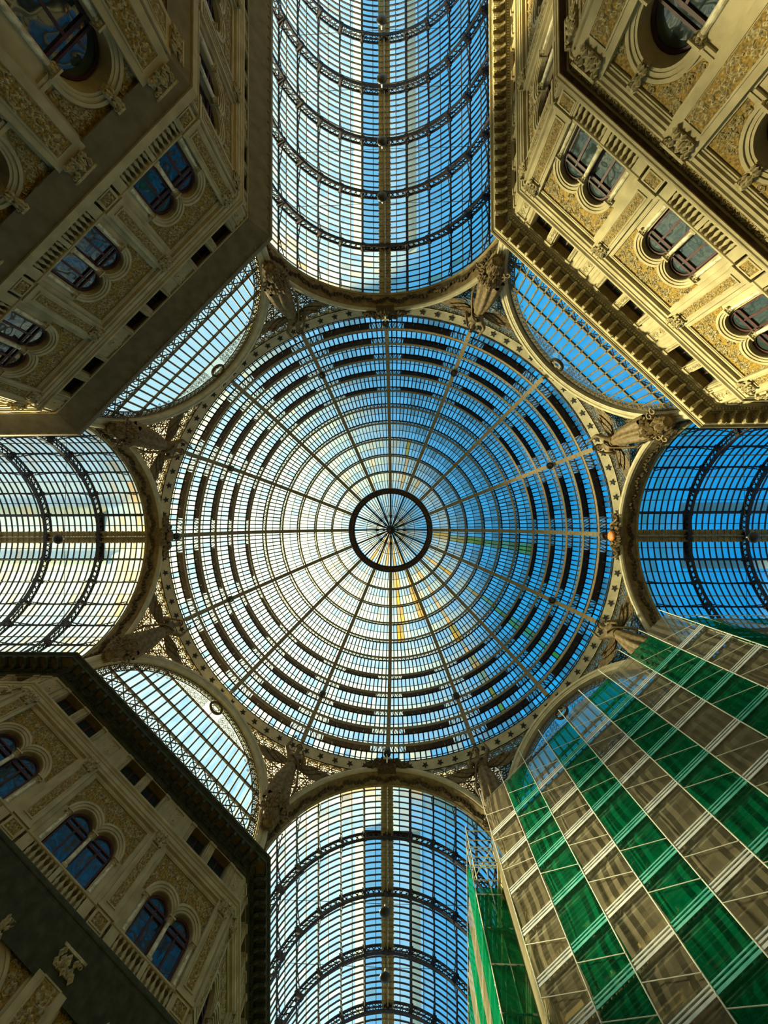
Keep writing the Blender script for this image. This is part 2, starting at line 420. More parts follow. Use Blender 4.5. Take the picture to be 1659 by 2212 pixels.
def m_pilaster(w, z0, z1, pz0, pz1, pw, d, capz, seed):
    mb = MB()
    mb.box(-w/2, w/2, -.05, d, z0, z1)
    mb.box(-w/2-.06, w/2+.06, -.05, d+.06, z0, z0+.14)
    frame(mb, -pw/2-.08, pw/2+.08, pz0-.08, pz1+.08, .05, d, d+.035)
    mb.cur = 2; mb.quad((-pw/2, d+.004, pz0), (pw/2, d+.004, pz0), (pw/2, d+.004, pz1), (-pw/2, d+.004, pz1))
    mb.cur = 1; relief(mb, -pw/2, pw/2, pz0, pz1, d+.01, seed)
    mb.cur = 1; cap(mb, 0, w*.62, capz, z1, d, d+.10, seed)
    return mb.mesh('pilaster', ['stone', 'relief', 'gold'])
def m_attic():
    mb = MB(); h = BAY/2
    pierced(mb, -h, h, 21.28, 22.66, [(-.79, .55, 21.40, 22.60, False), (.79, .55, 21.40, 22.60, False)], 0, .50)
    for sg in (-1, 1):
        mb.box(sg*1.86-.02, sg*1.86+.02, 0, .03, 21.34, 22.5); mb.box(sg*2.06-.02, sg*2.06+.02, 0, .03, 21.34, 22.5)
    return mb.mesh('attic_wall', 'stone')
def m_attblock(w, d, seed, zt=22.5, z0=21.34):
    mb = MB(); mb.box(-w/2, w/2, -.02, d, z0, zt); mb.box(-w/2-.05, w/2+.05, -.02, d+.06, zt-.12, zt)
    frame(mb, -w/2+.02, w/2-.02, z0+.08, zt-.16, .03, d, d+.02)
    mb.cur = 1; relief(mb, -w/2+.05, w/2-.05, z0+.12, zt-.2, d+.01, seed)
    return mb.mesh('relief_block', ['stone', 'relief'])
def m_attwin():
    fr = MB(); frame(fr, -.55, .55, 21.42, 22.60, .06, -.50, -.44); fr.box(-.045, .045, -.50, -.43, 21.42, 22.6)
    fr.cur = 0; fr.box(-.55, .55, -.50, -.43, 21.95, 22.0)
    gl = MB(); gl.quad((-.55, -.49, 21.42), (.55, -.49, 21.42), (.55, -.49, 22.6), (-.55, -.49, 22.6))
    return fr.mesh('window_frame', 'frame'), gl.mesh('window_pane', 'winglass')
def m_baluster():
    mb = MB(); mb.lathe([(.075, 0), (.075, .05), (.04, .08), (.085, .18), (.075, .24), (.035, .36), (.04, .42), (.075, .46), (.075, .5)], (0, 0, 0), 8)
    return mb.mesh('baluster', 'stone', True)
def m_pedestal(w, seed):
    mb = MB(); mb.box(-w/2, w/2, -.2, .12, 16.36, 16.96); frame(mb, -w/2+.06, w/2-.06, 16.42, 16.92, .05, .12, .15)
    mb.cur = 2; mb.quad((-w/2+.1, .124, 16.46), (w/2-.1, .124, 16.46), (w/2-.1, .124, 16.88), (-w/2+.1, .124, 16.88))
    mb.cur = 1; relief(mb, -w/2+.12, w/2-.12, 16.46, 16.88, .13, seed)
    return mb.mesh('pedestal', ['stone', 'relief', 'gold'])
LS, LB, LR = 13.35, 4.2, 1.0
def m_lowwall():
    mb = MB(); h = BAY/2
    pierced(mb, -1.80, 1.80, 0, 15.0, [(0, LR, LB, LS, True)], -.12, .70, 18)
    mb.box(-h, -1.80, -.14, 0, 0, 15.1); mb.box(1.80, h, -.14, 0, 0, 15.1); mb.box(-1.8, 1.8, -.14, 0, 15.0, 15.1)
    frame(mb, -1.80, 1.80, 0, 15.0, .06, -.12, -.03)
    for sg in (-1, 1):
        mb.box(sg*1.42-.42, sg*1.42+.38, -.12, .0, LS-.14, LS-.02); mb.box(sg*1.40-.38, sg*1.40+.38, -.12, -.03, LS-.24, LS-.14)
    return mb.mesh('storey_wall', 'stone')
def m_lowspandrel():
    mb = MB(); rnd = random.Random(8); y = -.105
    for sg in (-1, 1):
        K = 14
        for k in range(K):
            xa = .18 + (1.72-.18)*k/K; xb = .18 + (1.72-.18)*(k+1)/K
            lo = lambda x: LS + math.sqrt(max(0, 1.42**2 - x*x)) if x < 1.42 else LS+.02
            if lo(xa) < 14.9: mb.quad((sg*xa, y, lo(xa)), (sg*xb, y, lo(xb)), (sg*xb, y, 14.9), (sg*xa, y, 14.9))
    mb.cur = 1
    for k in range(220):
        x = (-1 if k % 2 else 1)*(.3+1.35*rnd.random()); z = LS+.1 + 1.4*rnd.random()
        if math.hypot(x, z-LS) < 1.5 or z > 14.82: continue
        if k % 3 == 0: scroll(mb, x, z, .12, y+.02, rnd.choice((-1, 1)), rnd.random()*6, .022, n=8)
        leaves(mb, x, z, .1, y+.01, 4, rnd, .035)
    mb.cur = 1
    mb.box(-.16, .16, y, .06, LS+.92, 14.98)
    cap(mb, 0, .26, LS+1.0, 14.98, .0, .1, 4)
    return mb.mesh('gilded_relief', ['gold', 'relief'])

ME = {}
ME['mainwall'] = m_mainwall()
mm = m_archivolt(-.70, WS, [(.67, .76, 0, .03), (.76, .88, 0, .07), (.88, .99, 0, .11)], -.10, clip=0.0)
mm2 = m_archivolt(.70, WS, [(.67, .76, 0, .03), (.76, .88, 0, .07), (.88, .99, 0, .11)], -.10, clip=0.0)
ME['arcL'] = mm.mesh('archivolt', 'stone'); ME['arcR'] = mm2.mesh('archivolt', 'stone')
ME['spandrel'] = m_spandrel()
ME['winL'] = m_window(-.70, WR, WB, WS, -.36); ME['winR'] = m_window(.70, WR, WB, WS, -.36)
ME['col'] = m_column(0, 17.04, 18.66, .10, -.02); ME['colside'] = m_column(0, 17.04, 18.66, .09, -.08)
ME['pil'] = m_pilaster(.86, 16.98, 20.74, 17.35, 20.08, .36, .13, 20.24, 3)
ME['attic'] = m_attic(); ME['attc'] = m_attblock(.34, .10, 6); ME['atts'] = m_attblock(.22, .10, 9); ME['attb'] = m_attblock(.50, .06, 12)
ME['attwin'] = m_attwin(); ME['bal'] = m_baluster(); ME['ped'] = m_pedestal(.80, 21)
ME['lowwall'] = m_lowwall(); ME['lowsp'] = m_lowspandrel()
ME['lowarc'] = m_archivolt(0, LS, [(1.0, 1.10, 0, .03), (1.10, 1.24, 0, .06), (1.24, 1.36, 0, .11)], -.12).mesh('archivolt', 'stone')
ME['lowwin'] = m_window(0, .96, LB, LS, -.75, lunette=True)
ME['lowcol'] = m_column(0, 5.0, 13.2, .13, -.10)
ME['lowpil'] = m_pilaster(1.36, 0, 15.42, 4.0, 14.55, .68, .16, 14.86, 33)
mb = MB(); rnd = random.Random(2)   # the gilded frieze of one bay
mb.quad((-BAY/2, .03, 15.46), (BAY/2, .03, 15.46), (BAY/2, .03, 15.84), (-BAY/2, .03, 15.84)); mb.cur = 1
relief(mb, -BAY/2, BAY/2, 15.48, 15.82, .05, 17)
ME['frieze'] = mb.mesh('gilded_frieze', ['gold', 'relief'])
mb = MB()   # one scrolled bracket with its coffer side
mb.box(-.11, .11, .36, .86, 22.98, 23.15)
mb.tube([(0, .86, 23.05), (0, .95, 23.0), (0, .93, 22.92), (0, .84, 22.93), (0, .6, 22.96), (0, .42, 22.86), (0, .34, 22.78)], [.10, .10, .09, .09, .1, .1, .07], 6)
ME['bracket'] = mb.mesh('bracket', 'relief'); ME['bracketdark'] = mb.mesh('bracket', 'darktone')
mb = MB(); mb.box(-.11, .11, -.11, .11, 0, .05); mb.lathe([(.09, -.02), (.05, -.06), (.02, -.09)], (0, 0, 0), 6)
ME['coffer'] = mb.mesh('coffer_rosette', 'brown')

def bpath(L1, L2):
    def f(d):
        k = math.sqrt(.5); t = math.tan(PI/8)
        a1 = (-S0 - t*d, d); a2 = (S0 + t*d, d)
        return [(a1[0] - k*L1, a1[1] - k*L1), a1, a2, (a2[0] + k*L2, a2[1] - k*L2)]
    return f
def building(a, arm1, arm2, label, wrapped=False, dark=False):
    cm = 'darktone' if dark else 'stone'
    B = thing('arcade_building', label, 'building facade', 'palace facades round the octagon', Rz(a) @ Tr(0, 0, 0) @ Matrix.Identity(4))
    # local frame of the diagonal wall: x along wall, y towards the centre
    B.matrix_basis = Tr(D0*math.cos(a), D0*math.sin(a), 0) @ Rz(a + PI/2)
    n1, n2 = ARMB[arm1], ARMB[arm2]
    P = bpath(n1*BAY, n2*BAY)
    m = MB(); m.sweep([(-1.6, 0), (-1.35, 0), (-1.35, 23.6), (-1.6, 23.6)], P); m.build('rear_wall', 'brown', B)
    m = MB(); m.sweep([(-1.6, 23.58), (0, 23.58), (0, 23.66), (-1.6, 23.66)], P)
    m.sweep([(-1.4, 22.58), (-.01, 22.58), (-.01, 22.68), (-1.4, 22.68)], P); m.build('roof_slab', 'brown', B)
    m = MB(); m.sweep([(-.02, 20.62), (.14, 20.66), (.14, 20.76), (.20, 20.80), (.20, 20.98), (.24, 21.0), (.24, 21.08), (.32, 21.14), (.32, 21.24), (-.02, 21.30)], P)
    m.build('entablature', 'stone', B)
    m = MB(); m.sweep([(-.3, 16.92), (.08, 16.93), (.12, 16.96), (.12, 17.02), (.06, 17.05), (-.3, 17.05)], P); m.build('sill_course', 'stone', B)
    m = MB(); m.sweep([(-.02, 15.06), (.08, 15.1), (.08, 15.2), (.14, 15.22), (.14, 15.34), (.2, 15.38), (.2, 15.44), (-.02, 15.46)], P); m.build('architrave', 'stone', B)
    if wrapped:
        m = MB(); m.sweep([(-.05, 14.95), (.10, 14.80), (.50, 15.72), (.54, 15.74), (.54, 16.0), (.48, 16.03), (.12, 16.06), (.12, 16.38), (-.3, 16.38), (-.3, 15.0)], P)
        m.build('boarded_cornice', 'wrap', B)
        m = MB(); m.sweep([(.50, 15.70), (.58, 15.70), (.58, 16.02), (.50, 16.02)], P); m.sweep([(.02, 14.86), (.12, 14.86), (.12, 14.96), (.02, 14.96)], P)
        m.build('boarding_edge', 'stone', B)
        m = MB(); m.sweep([(0, 22.30), (.10, 22.28), (.98, 23.18), (1.08, 23.2), (1.11, 23.3), (1.11, 23.44), (0, 23.55)], P); m.build('boarded_cornice', 'wrap', B)
        m = MB(); m.sweep([(.04, 22.24), (.12, 22.24), (.12, 22.31), (.04, 22.31)], P); m.build('boarding_edge', 'stone', B)
        # soft bumps of the brackets pressing through the boarding
        m = MB(); k_ = 0
        for s_ in np.arange(-7.4, 7.5, .62):
            icon(m, (s_, .93, 23.16), .16, (1.0, .8, .5))
        for (px, py), (qx, qy), n_ in ((P(.93)[1], P(.93)[0], n1), (P(.93)[2], P(.93)[3], n2)):
            L_ = n_*BAY; c_ = int(L_/.62)
            for j in range(c_): t = (j+.5)/c_; icon(m, (px+(qx-px)*t, py+(qy-py)*t, 23.16), .16, (1, .8, .5))
        m.build('bracket_bumps', 'wrap', B)
    else:
        m = MB(); m.sweep([(-.3, 15.84), (.07, 15.86), (.10, 15.92), (.37, 15.92), (.37, 15.84), (.41, 15.84), (.42, 15.92), (.46, 15.95), (.47, 16.0), (.12, 16.04), (.12, 16.38), (-.3, 16.38)], P)
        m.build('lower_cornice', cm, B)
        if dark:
            m = MB(); m.sweep([(-.05, 14.9), (.12, 14.45), (.42, 15.8), (.40, 15.86), (-.05, 15.86)], P); m.build('dark_slope', 'darktone', B)  # dark sloping band below the lower cornice
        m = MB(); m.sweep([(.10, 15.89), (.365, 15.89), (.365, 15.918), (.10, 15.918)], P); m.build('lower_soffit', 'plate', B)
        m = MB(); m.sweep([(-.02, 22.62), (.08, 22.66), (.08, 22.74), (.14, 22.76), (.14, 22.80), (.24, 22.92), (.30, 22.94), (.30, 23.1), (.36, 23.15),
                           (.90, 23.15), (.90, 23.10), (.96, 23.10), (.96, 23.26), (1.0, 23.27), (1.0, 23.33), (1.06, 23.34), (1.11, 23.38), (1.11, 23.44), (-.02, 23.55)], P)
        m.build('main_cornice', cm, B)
        m = MB(); m.sweep([(.37, 23.13), (.89, 23.13), (.89, 23.148), (.37, 23.148)], P); m.build('cornice_soffit', 'brown', B)
        # dentils
        m = MB()
        Q = P(.20)
        for (p, q) in ((Q[1], Q[0]), (Q[1], Q[2]), (Q[2], Q[3])):
            L_ = math.hypot(q[0]-p[0], q[1]-p[1]); c_ = int(L_/.16); ux, uy = (q[0]-p[0])/L_, (q[1]-p[1])/L_
            for j in range(c_):
                t = (j+.5)*.16; x, y = p[0]+ux*t, p[1]+uy*t
                m.bar((x-ux*.045, y-uy*.045, 22.84), (x+ux*.045, y+uy*.045, 22.84), .12, .10)
        m.build('dentil_course', cm, B)
        # lace edge beads and lion heads on the lip
        m = MB(); Q = P(.93)
        for (p, q) in ((Q[1], Q[0]), (Q[1], Q[2]), (Q[2], Q[3])):
            L_ = math.hypot(q[0]-p[0], q[1]-p[1]); c_ = int(L_/.12)
            for j in range(c_):
                t = (j+.5)/c_; icon(m, (p[0]+(q[0]-p[0])*t, p[1]+(q[1]-p[1])*t, 23.10), .035)
            c_ = int(L_/1.9)
            for j in range(c_):
                t = (j+.5)/c_; icon(m, (p[0]+(q[0]-p[0])*t, p[1]+(q[1]-p[1])*t, 23.12), .11)
        m.build('bead_course', cm, B)
    faces = [(Matrix.Identity(4), [(-BAY, 1), (0, 1), (BAY, 1)], [-7.10, -BAY/2, BAY/2, 7.10], 'd')]
    k = math.sqrt(.5)
    M1 = Tr(-S0, 0, 0) @ Rz(PI/4); M2 = Tr(S0, 0, 0) @ Rz(-PI/4)
    faces.append((M1, [(-BAY*(i+.5), i < 3) for i in range(n1)], [-.46] + [-BAY*(i+1) for i in range(n1)], 'a'))
    faces.append((M2, [(BAY*(i+.5), i < 3) for i in range(n2)], [.46] + [BAY*(i+1) for i in range(n2)], 'a'))
    nb = 0
    for Mf, bays, piers, kd in faces:
        for s_, near in bays:
            M = Mf @ Tr(s_, 0, 0)
            inst('storey_wall', ME['mainwall'], B, M); inst('storey_wall', ME['lowwall'], B, M); inst('attic_wall', ME['attic'], B, M)
            inst('archivolt', ME['arcL'], B, M); inst('archivolt', ME['arcR'], B, M); inst('archivolt', ME['lowarc'], B, M)
            inst('gilded_relief', ME['spandrel'], B, M); inst('gilded_relief', ME['lowsp'], B, M)
            if not wrapped: inst('gilded_frieze', ME['frieze'], B, M)
            for w_ in ('winL', 'winR', 'lowwin'):
                f = inst('arched_window', ME[w_][0], B, M); inst('pane', ME[w_][1], f)
            for x_ in (-.79, .79):
                f = inst('attic_window', ME['attwin'][0], B, M @ Tr(x_, 0, 0)); inst('pane', ME['attwin'][1], f)
            inst('colonnette', ME['col'], B, M)
            for sg in (-1, 1):
                inst('colonnette', ME['colside'], B, M @ Tr(sg*1.50, 0, 0))
                inst('window_column', ME['lowcol'], B, M @ Tr(sg*1.06, 0, 0))
                inst('relief_block', ME['atts'], B, M @ Tr(sg*1.48, 0, 0))
            inst('relief_block', ME['attc'], B, M)
            if near or kd == 'd':
                for g_ in (-1, 1):
                    for j in range(6):
                        if nb < 96: inst('baluster', ME['bal'], B, M @ Tr(g_*(.20 + .25*j), .0, 16.40) @ Matrix.Scale(1.1, 4)); nb += 1
            m_ = ME.get('balback')
            if m_ is None:
                q = MB(); q.box(-BAY/2, BAY/2, -.42, -.32, 16.36, 16.98)
                q.box(-.10, .10, -.2, .1, 16.36, 16.96)
                for sg in (-1, 1): q.box(sg*1.78-.22, sg*1.78+.22, -.2, .08, 16.36, 16.96)
                m_ = ME['balback'] = q.mesh('balcony_wall', 'stone')
            inst('balcony_wall', m_, B, M)
        for s_ in piers:
            M = Mf @ Tr(s_, 0, 0)
            inst('pilaster', ME['pil'], B, M); inst('relief_block', ME['attb'], B, M); inst('pedestal', ME['ped'], B, M)
            sl = s_*(1 if abs(s_) < 6.5 or kd != 'd' else 6.88/7.10)
            inst('pilaster', ME['lowpil'], B, Mf @ Tr(sl if kd == 'd' or abs(s_) > 1 else s_*1.5, 0, 0))
    if not wrapped:
        nbk = 0
        def put(Mf, a0, a1):
            nonlocal nbk
            c_ = int(abs(a1-a0)/.62)
            for j in range(c_):
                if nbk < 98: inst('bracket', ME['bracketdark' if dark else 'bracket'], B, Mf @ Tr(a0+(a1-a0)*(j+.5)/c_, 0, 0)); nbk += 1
        put(Matrix.Identity(4), -S0-.2, S0+.2); put(M1, 0, -n1*BAY); put(M2, 0, n2*BAY)
    return B
building(R(-45), 'N', 'E', 'sunlit cream palace facade, upper right, gilded reliefs and paired arched windows')
building(R(225), 'W', 'N', 'dim facade with smooth grey boarded cornices, upper left corner', wrapped=True)
building(R(135), 'S', 'W', 'darkest facade, lower left, black bracketed cornice and curtained blue windows', dark=True)
building(R(45), 'E', 'S', 'facade hidden behind the green and grey scaffold netting, lower right')

# ------------------------------------------------------------------ barrel vaults
ZC, RV = 24.2, 7.6
Y0 = 19.23
DTH = R(13.5)
def vp(r, th, y): return (r*math.sin(th), y, ZC + r*math.cos(th))      # th from apex, +x side positive
def m_rib():
    m = MB(); n = 64; T = R(97)
    for rr, w, h in ((7.16, .22, .06), (7.70, .20, .06)):
        for k in range(n):
            a, b = -T + 2*T*k/n, -T + 2*T*(k+1)/n
            pm = Vector((math.sin((a+b)/2), 0, math.cos((a+b)/2)))
            m.bar(vp(rr, a, 0), vp(rr, b, 0), w, h, pm)
    c = 60
    for k in range(c):
        a, b = -T + 2*T*k/c, -T + 2*T*(k+1)/c; ic = (a+b)/2
        m.bar(vp(7.16, a, 0), vp(7.70, b, 0), .035, .05, (0, 1, 0)); m.bar(vp(7.70, a, 0), vp(7.16, b, 0), .035, .05, (0, 1, 0))
        q = [vp(7.43, ic, 0)]
        m.tube([Vector(vp(7.43, ic, 0)) + Vector((.075*math.cos(t*PI/3), 0, .075*math.sin(t*PI/3))) for t in range(6)], .02, 3, closed=True)
    for j in range(-6, 7):
        a = j*DTH
        m.bar(vp(7.1, a, 0), vp(7.8, a, 0), .26, .26, (0, 1, 0))
    return m.mesh('rib', 'iron')
def m_gbar():
    m = MB(); n = 40; T = R(97)
    for k in range(n):
        a, b = -T + 2*T*k/n, -T + 2*T*(k+1)/n
        pm = Vector((math.sin((a+b)/2), 0, math.cos((a+b)/2)))
        m.bar(vp(7.80, a, 0), vp(7.80, b, 0), .06, .09, pm)
    return m.mesh('glazing_bar', 'iron')
ME['rib'] = m_rib(); ME['gbar'] = m_gbar()
def vault(ang, ribs, yend, label, rustside=0.0, dusty=0.25):
    """built along +y, then turned by ang"""
    Vt = thing('glass_vault', label, 'glass vault', 'barrel vaults over the four arms', Rz(ang))
    rnd = random.Random(int(ang*100)+3)
    for y in ribs: inst('rib', ME['rib'], Vt, Tr(0, y, 0))
    stations = [Y0] + ribs + [yend]
    bars = []; ncell = 0
    g = MB()
    for a, b in zip(stations, stations[1:]):
        n = max(2, round((b-a)/.462)); ys = [a + (b-a)*k/n for k in range(n+1)]
        for y in ys[1:-1] if b != yend else ys[1:]: bars.append(y)
        for ya, yb in zip(ys, ys[1:]):
            for j in range(-7, 7):
                for h in (0, 1):
                    ta = (j + .5*h)*DTH; tb = (j + .5*h + .5)*DTH
                    if abs(ta) > R(95) and abs(tb) > R(95): continue
                    first = (a == Y0)
                    near = max(0, 1 - (ya - Y0)/3.0) if first else 0
                    d = dusty*.5 + .12*rnd.random() + .5*near*rnd.random()
                    if rnd.random() < .06: d += .15
                    ru = 0.0
                    if first and rnd.random() < .35*near + .05: ru = .15 + .5*rnd.random()*near
                    if first and (j in (-1, 0)): d = .35 + .25*rnd.random()
                    d += rustside*(.25 if abs(ta) < R(40) else .08)
                    if rnd.random() < rustside*.3: ru = max(ru, .3*rnd.random())
                    # raised monitor over the two crown strips beyond the first rib
                    r_ = RV + .27
                    g.quad(vp(r_, ta, ya), vp(r_, tb, ya), vp(r_, tb, yb), vp(r_, ta, yb), (min(d, .95), ru, rnd.random()))
    g.build('glazing', 'glass', Vt)
    for y in bars: inst('glazing_bar', ME['gbar'], Vt, Tr(0, y, 0))
    for j in range(-6, 7):
        if j == 0: continue
        m = MB(); th = j*DTH; up = Vector((math.sin(th), 0, math.cos(th)))
        straight = abs(j) == 1
        m.bar(vp(7.72, th, Y0), vp(7.72, th, yend), .09 if not straight else .13, .08, up)
        if straight: m.bar(vp(7.35, th, Y0), vp(7.35, th, yend), .10, .08, up)
        else:
            for a, b in zip(stations, stations[1:]):
                K = 14; prev = None
                for k in range(K+1):
                    t = k/K; y = a + (b-a)*t
                    p = vp(7.66 - .42*(1-(2*t-1)**2)*0 - .40*abs(2*t-1)**1.6, th, y)
                    if prev: m.bar(prev, p, .05, .05, up); m.bar(prev if k % 2 else vp(7.72, th, a+(b-a)*(k-1)/K), vp(7.72, th, y) if k % 2 else p, .03, .03, up)
                    prev = p
        m.build('purlin', 'iron', Vt)
    # thin secondary purlins at mid pane
    m = MB()
    for j in range(-7, 7):
        th = (j+.5)*DTH
        if abs(th) > R(93): continue
        m.bar(vp(7.86, th, Y0), vp(7.86, th, yend), .05, .05, (math.sin(th), 0, math.cos(th)))
    m.build('mid_purlin', 'domeiron', Vt)
    m = MB(); z = ZC + 7.42
    m.box(-.46, -.06, Y0, yend, z+.1, z+.16); m.box(.06, .46, Y0, yend, z+.1, z+.16); m.box(-.05, .05, Y0, yend, z-.12, z+.1)
    for k in range(int((yend-Y0)/.46)): m.box(-.5, .5, Y0+.46*k, Y0+.46*k+.06, z+.06, z+.1)
    m.build('ridge_beam', 'arch', Vt)
    # eaves of the raised ventilation monitor above the crown, seen through the glass
    m = MB(); y1 = stations[1]
    for sg in (-1, 1):
        x0, x1 = sg*1.82, sg*2.55
        m.quad((x0, y1, ZC+8.15), (x1, y1, ZC+8.0), (x1, yend, ZC+8.0), (x0, yend, ZC+8.15), (.93, .10 if sg < 0 else .03, .5))
        m.quad((x0, y1, ZC+8.15), (x0, y1, ZC+8.75), (x0, yend, ZC+8.75), (x0, yend, ZC+8.15), (.9, .15, .5))
    m.build('monitor_eaves', 'glass', Vt)
    m = MB(); m.box(-1.8, 1.8, y1+.12, y1+.42, ZC+7.45, ZC+7.95); m.box(-1.75, 1.75, y1-.1, y1-.02, ZC+7.62, ZC+7.70)
    m.build('monitor_end_beam', 'iron', Vt)
    return Vt
RN = [22.85, 27.1, 31.4, 35.65, 39.9]
vault(PI, RN, 44.5, 'long arched glass roof filling the top centre of the picture', 0.12)
vault(0, RN, 44.5, 'long arched glass roof filling the bottom centre of the picture', 0.12)
vault(-PI/2, [22.85, 27.05, 31.25], 35.5, 'deep blue glass vault with iron ribs at the right edge', 0.0)
vault(PI/2, [22.85, 27.2, 31.5], 35.5, 'pale yellow-stained glass vault at the left edge', 1.0, .35)

# ------------------------------------------------------------------ great arches
def arc_rows(m, prof, D, T=R(93), n=48, zlow=23.5, rr0=0):
    rows = []
    for r, y in prof: rows.append([(r*math.sin(-T+2*T*k/n), D+y, ZC + r*math.cos(-T+2*T*k/n)) for k in range(n+1)])
    m.ringpoly(None, rows)
def garland(m, D0_, D1_, r, n, rnd):
    for k in range(n):
        th = R(-88) + R(176)*k/(n-1); y = (D0_+D1_)/2 + .10*math.sin(k*.9) 
        for q in range(3):
            t2 = th + R(1.2)*(rnd.random()-.5); rr = r - .06*rnd.random()
            icon(m, (rr*math.sin(t2), y + .2*(rnd.random()-.5), ZC + rr*math.cos(t2)), .11+.05*rnd.random(), (1.2, 1, 1.2))
AX = {'top': PI, 'bottom': 0, 'right': -PI/2, 'left': PI/2}
def axis_arch(side, label):
    A = thing('vault_arch', label, 'arch', 'great arches at the mouths of the vaults', Rz(AX[side]))
    m = MB(); arc_rows(m, [(7.62, 18.05), (7.62, 18.2), (7.70, 18.2), (7.70, 18.3), (8.1, 18.3), (8.1, 18.1), (8.0, 18.0), (7.9, 18.02), (7.85, 17.95), (7.72, 17.95)], 0)
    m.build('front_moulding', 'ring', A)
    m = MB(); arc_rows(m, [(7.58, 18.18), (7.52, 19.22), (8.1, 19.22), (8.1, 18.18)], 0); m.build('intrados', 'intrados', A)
    m = MB(); arc_rows(m, [(7.50, 19.10), (7.46, 19.26), (7.9, 19.26), (7.9, 19.10)], 0); m.build('rear_moulding', 'arch', A)
    m = MB(); garland(m, 18.3, 19.1, 7.53, 90, random.Random(4)); m.build('leaf_garland', 'leaf', A)
    return A
for s_, w_ in (('top', 'dark garlanded arch where the top vault meets the dome'), ('bottom', 'dark garlanded arch where the bottom vault meets the dome'),
               ('right', 'gold-edged garlanded arch where the right vault meets the dome'), ('left', 'grey garlanded arch where the left vault meets the dome')):
    axis_arch(s_, w_)

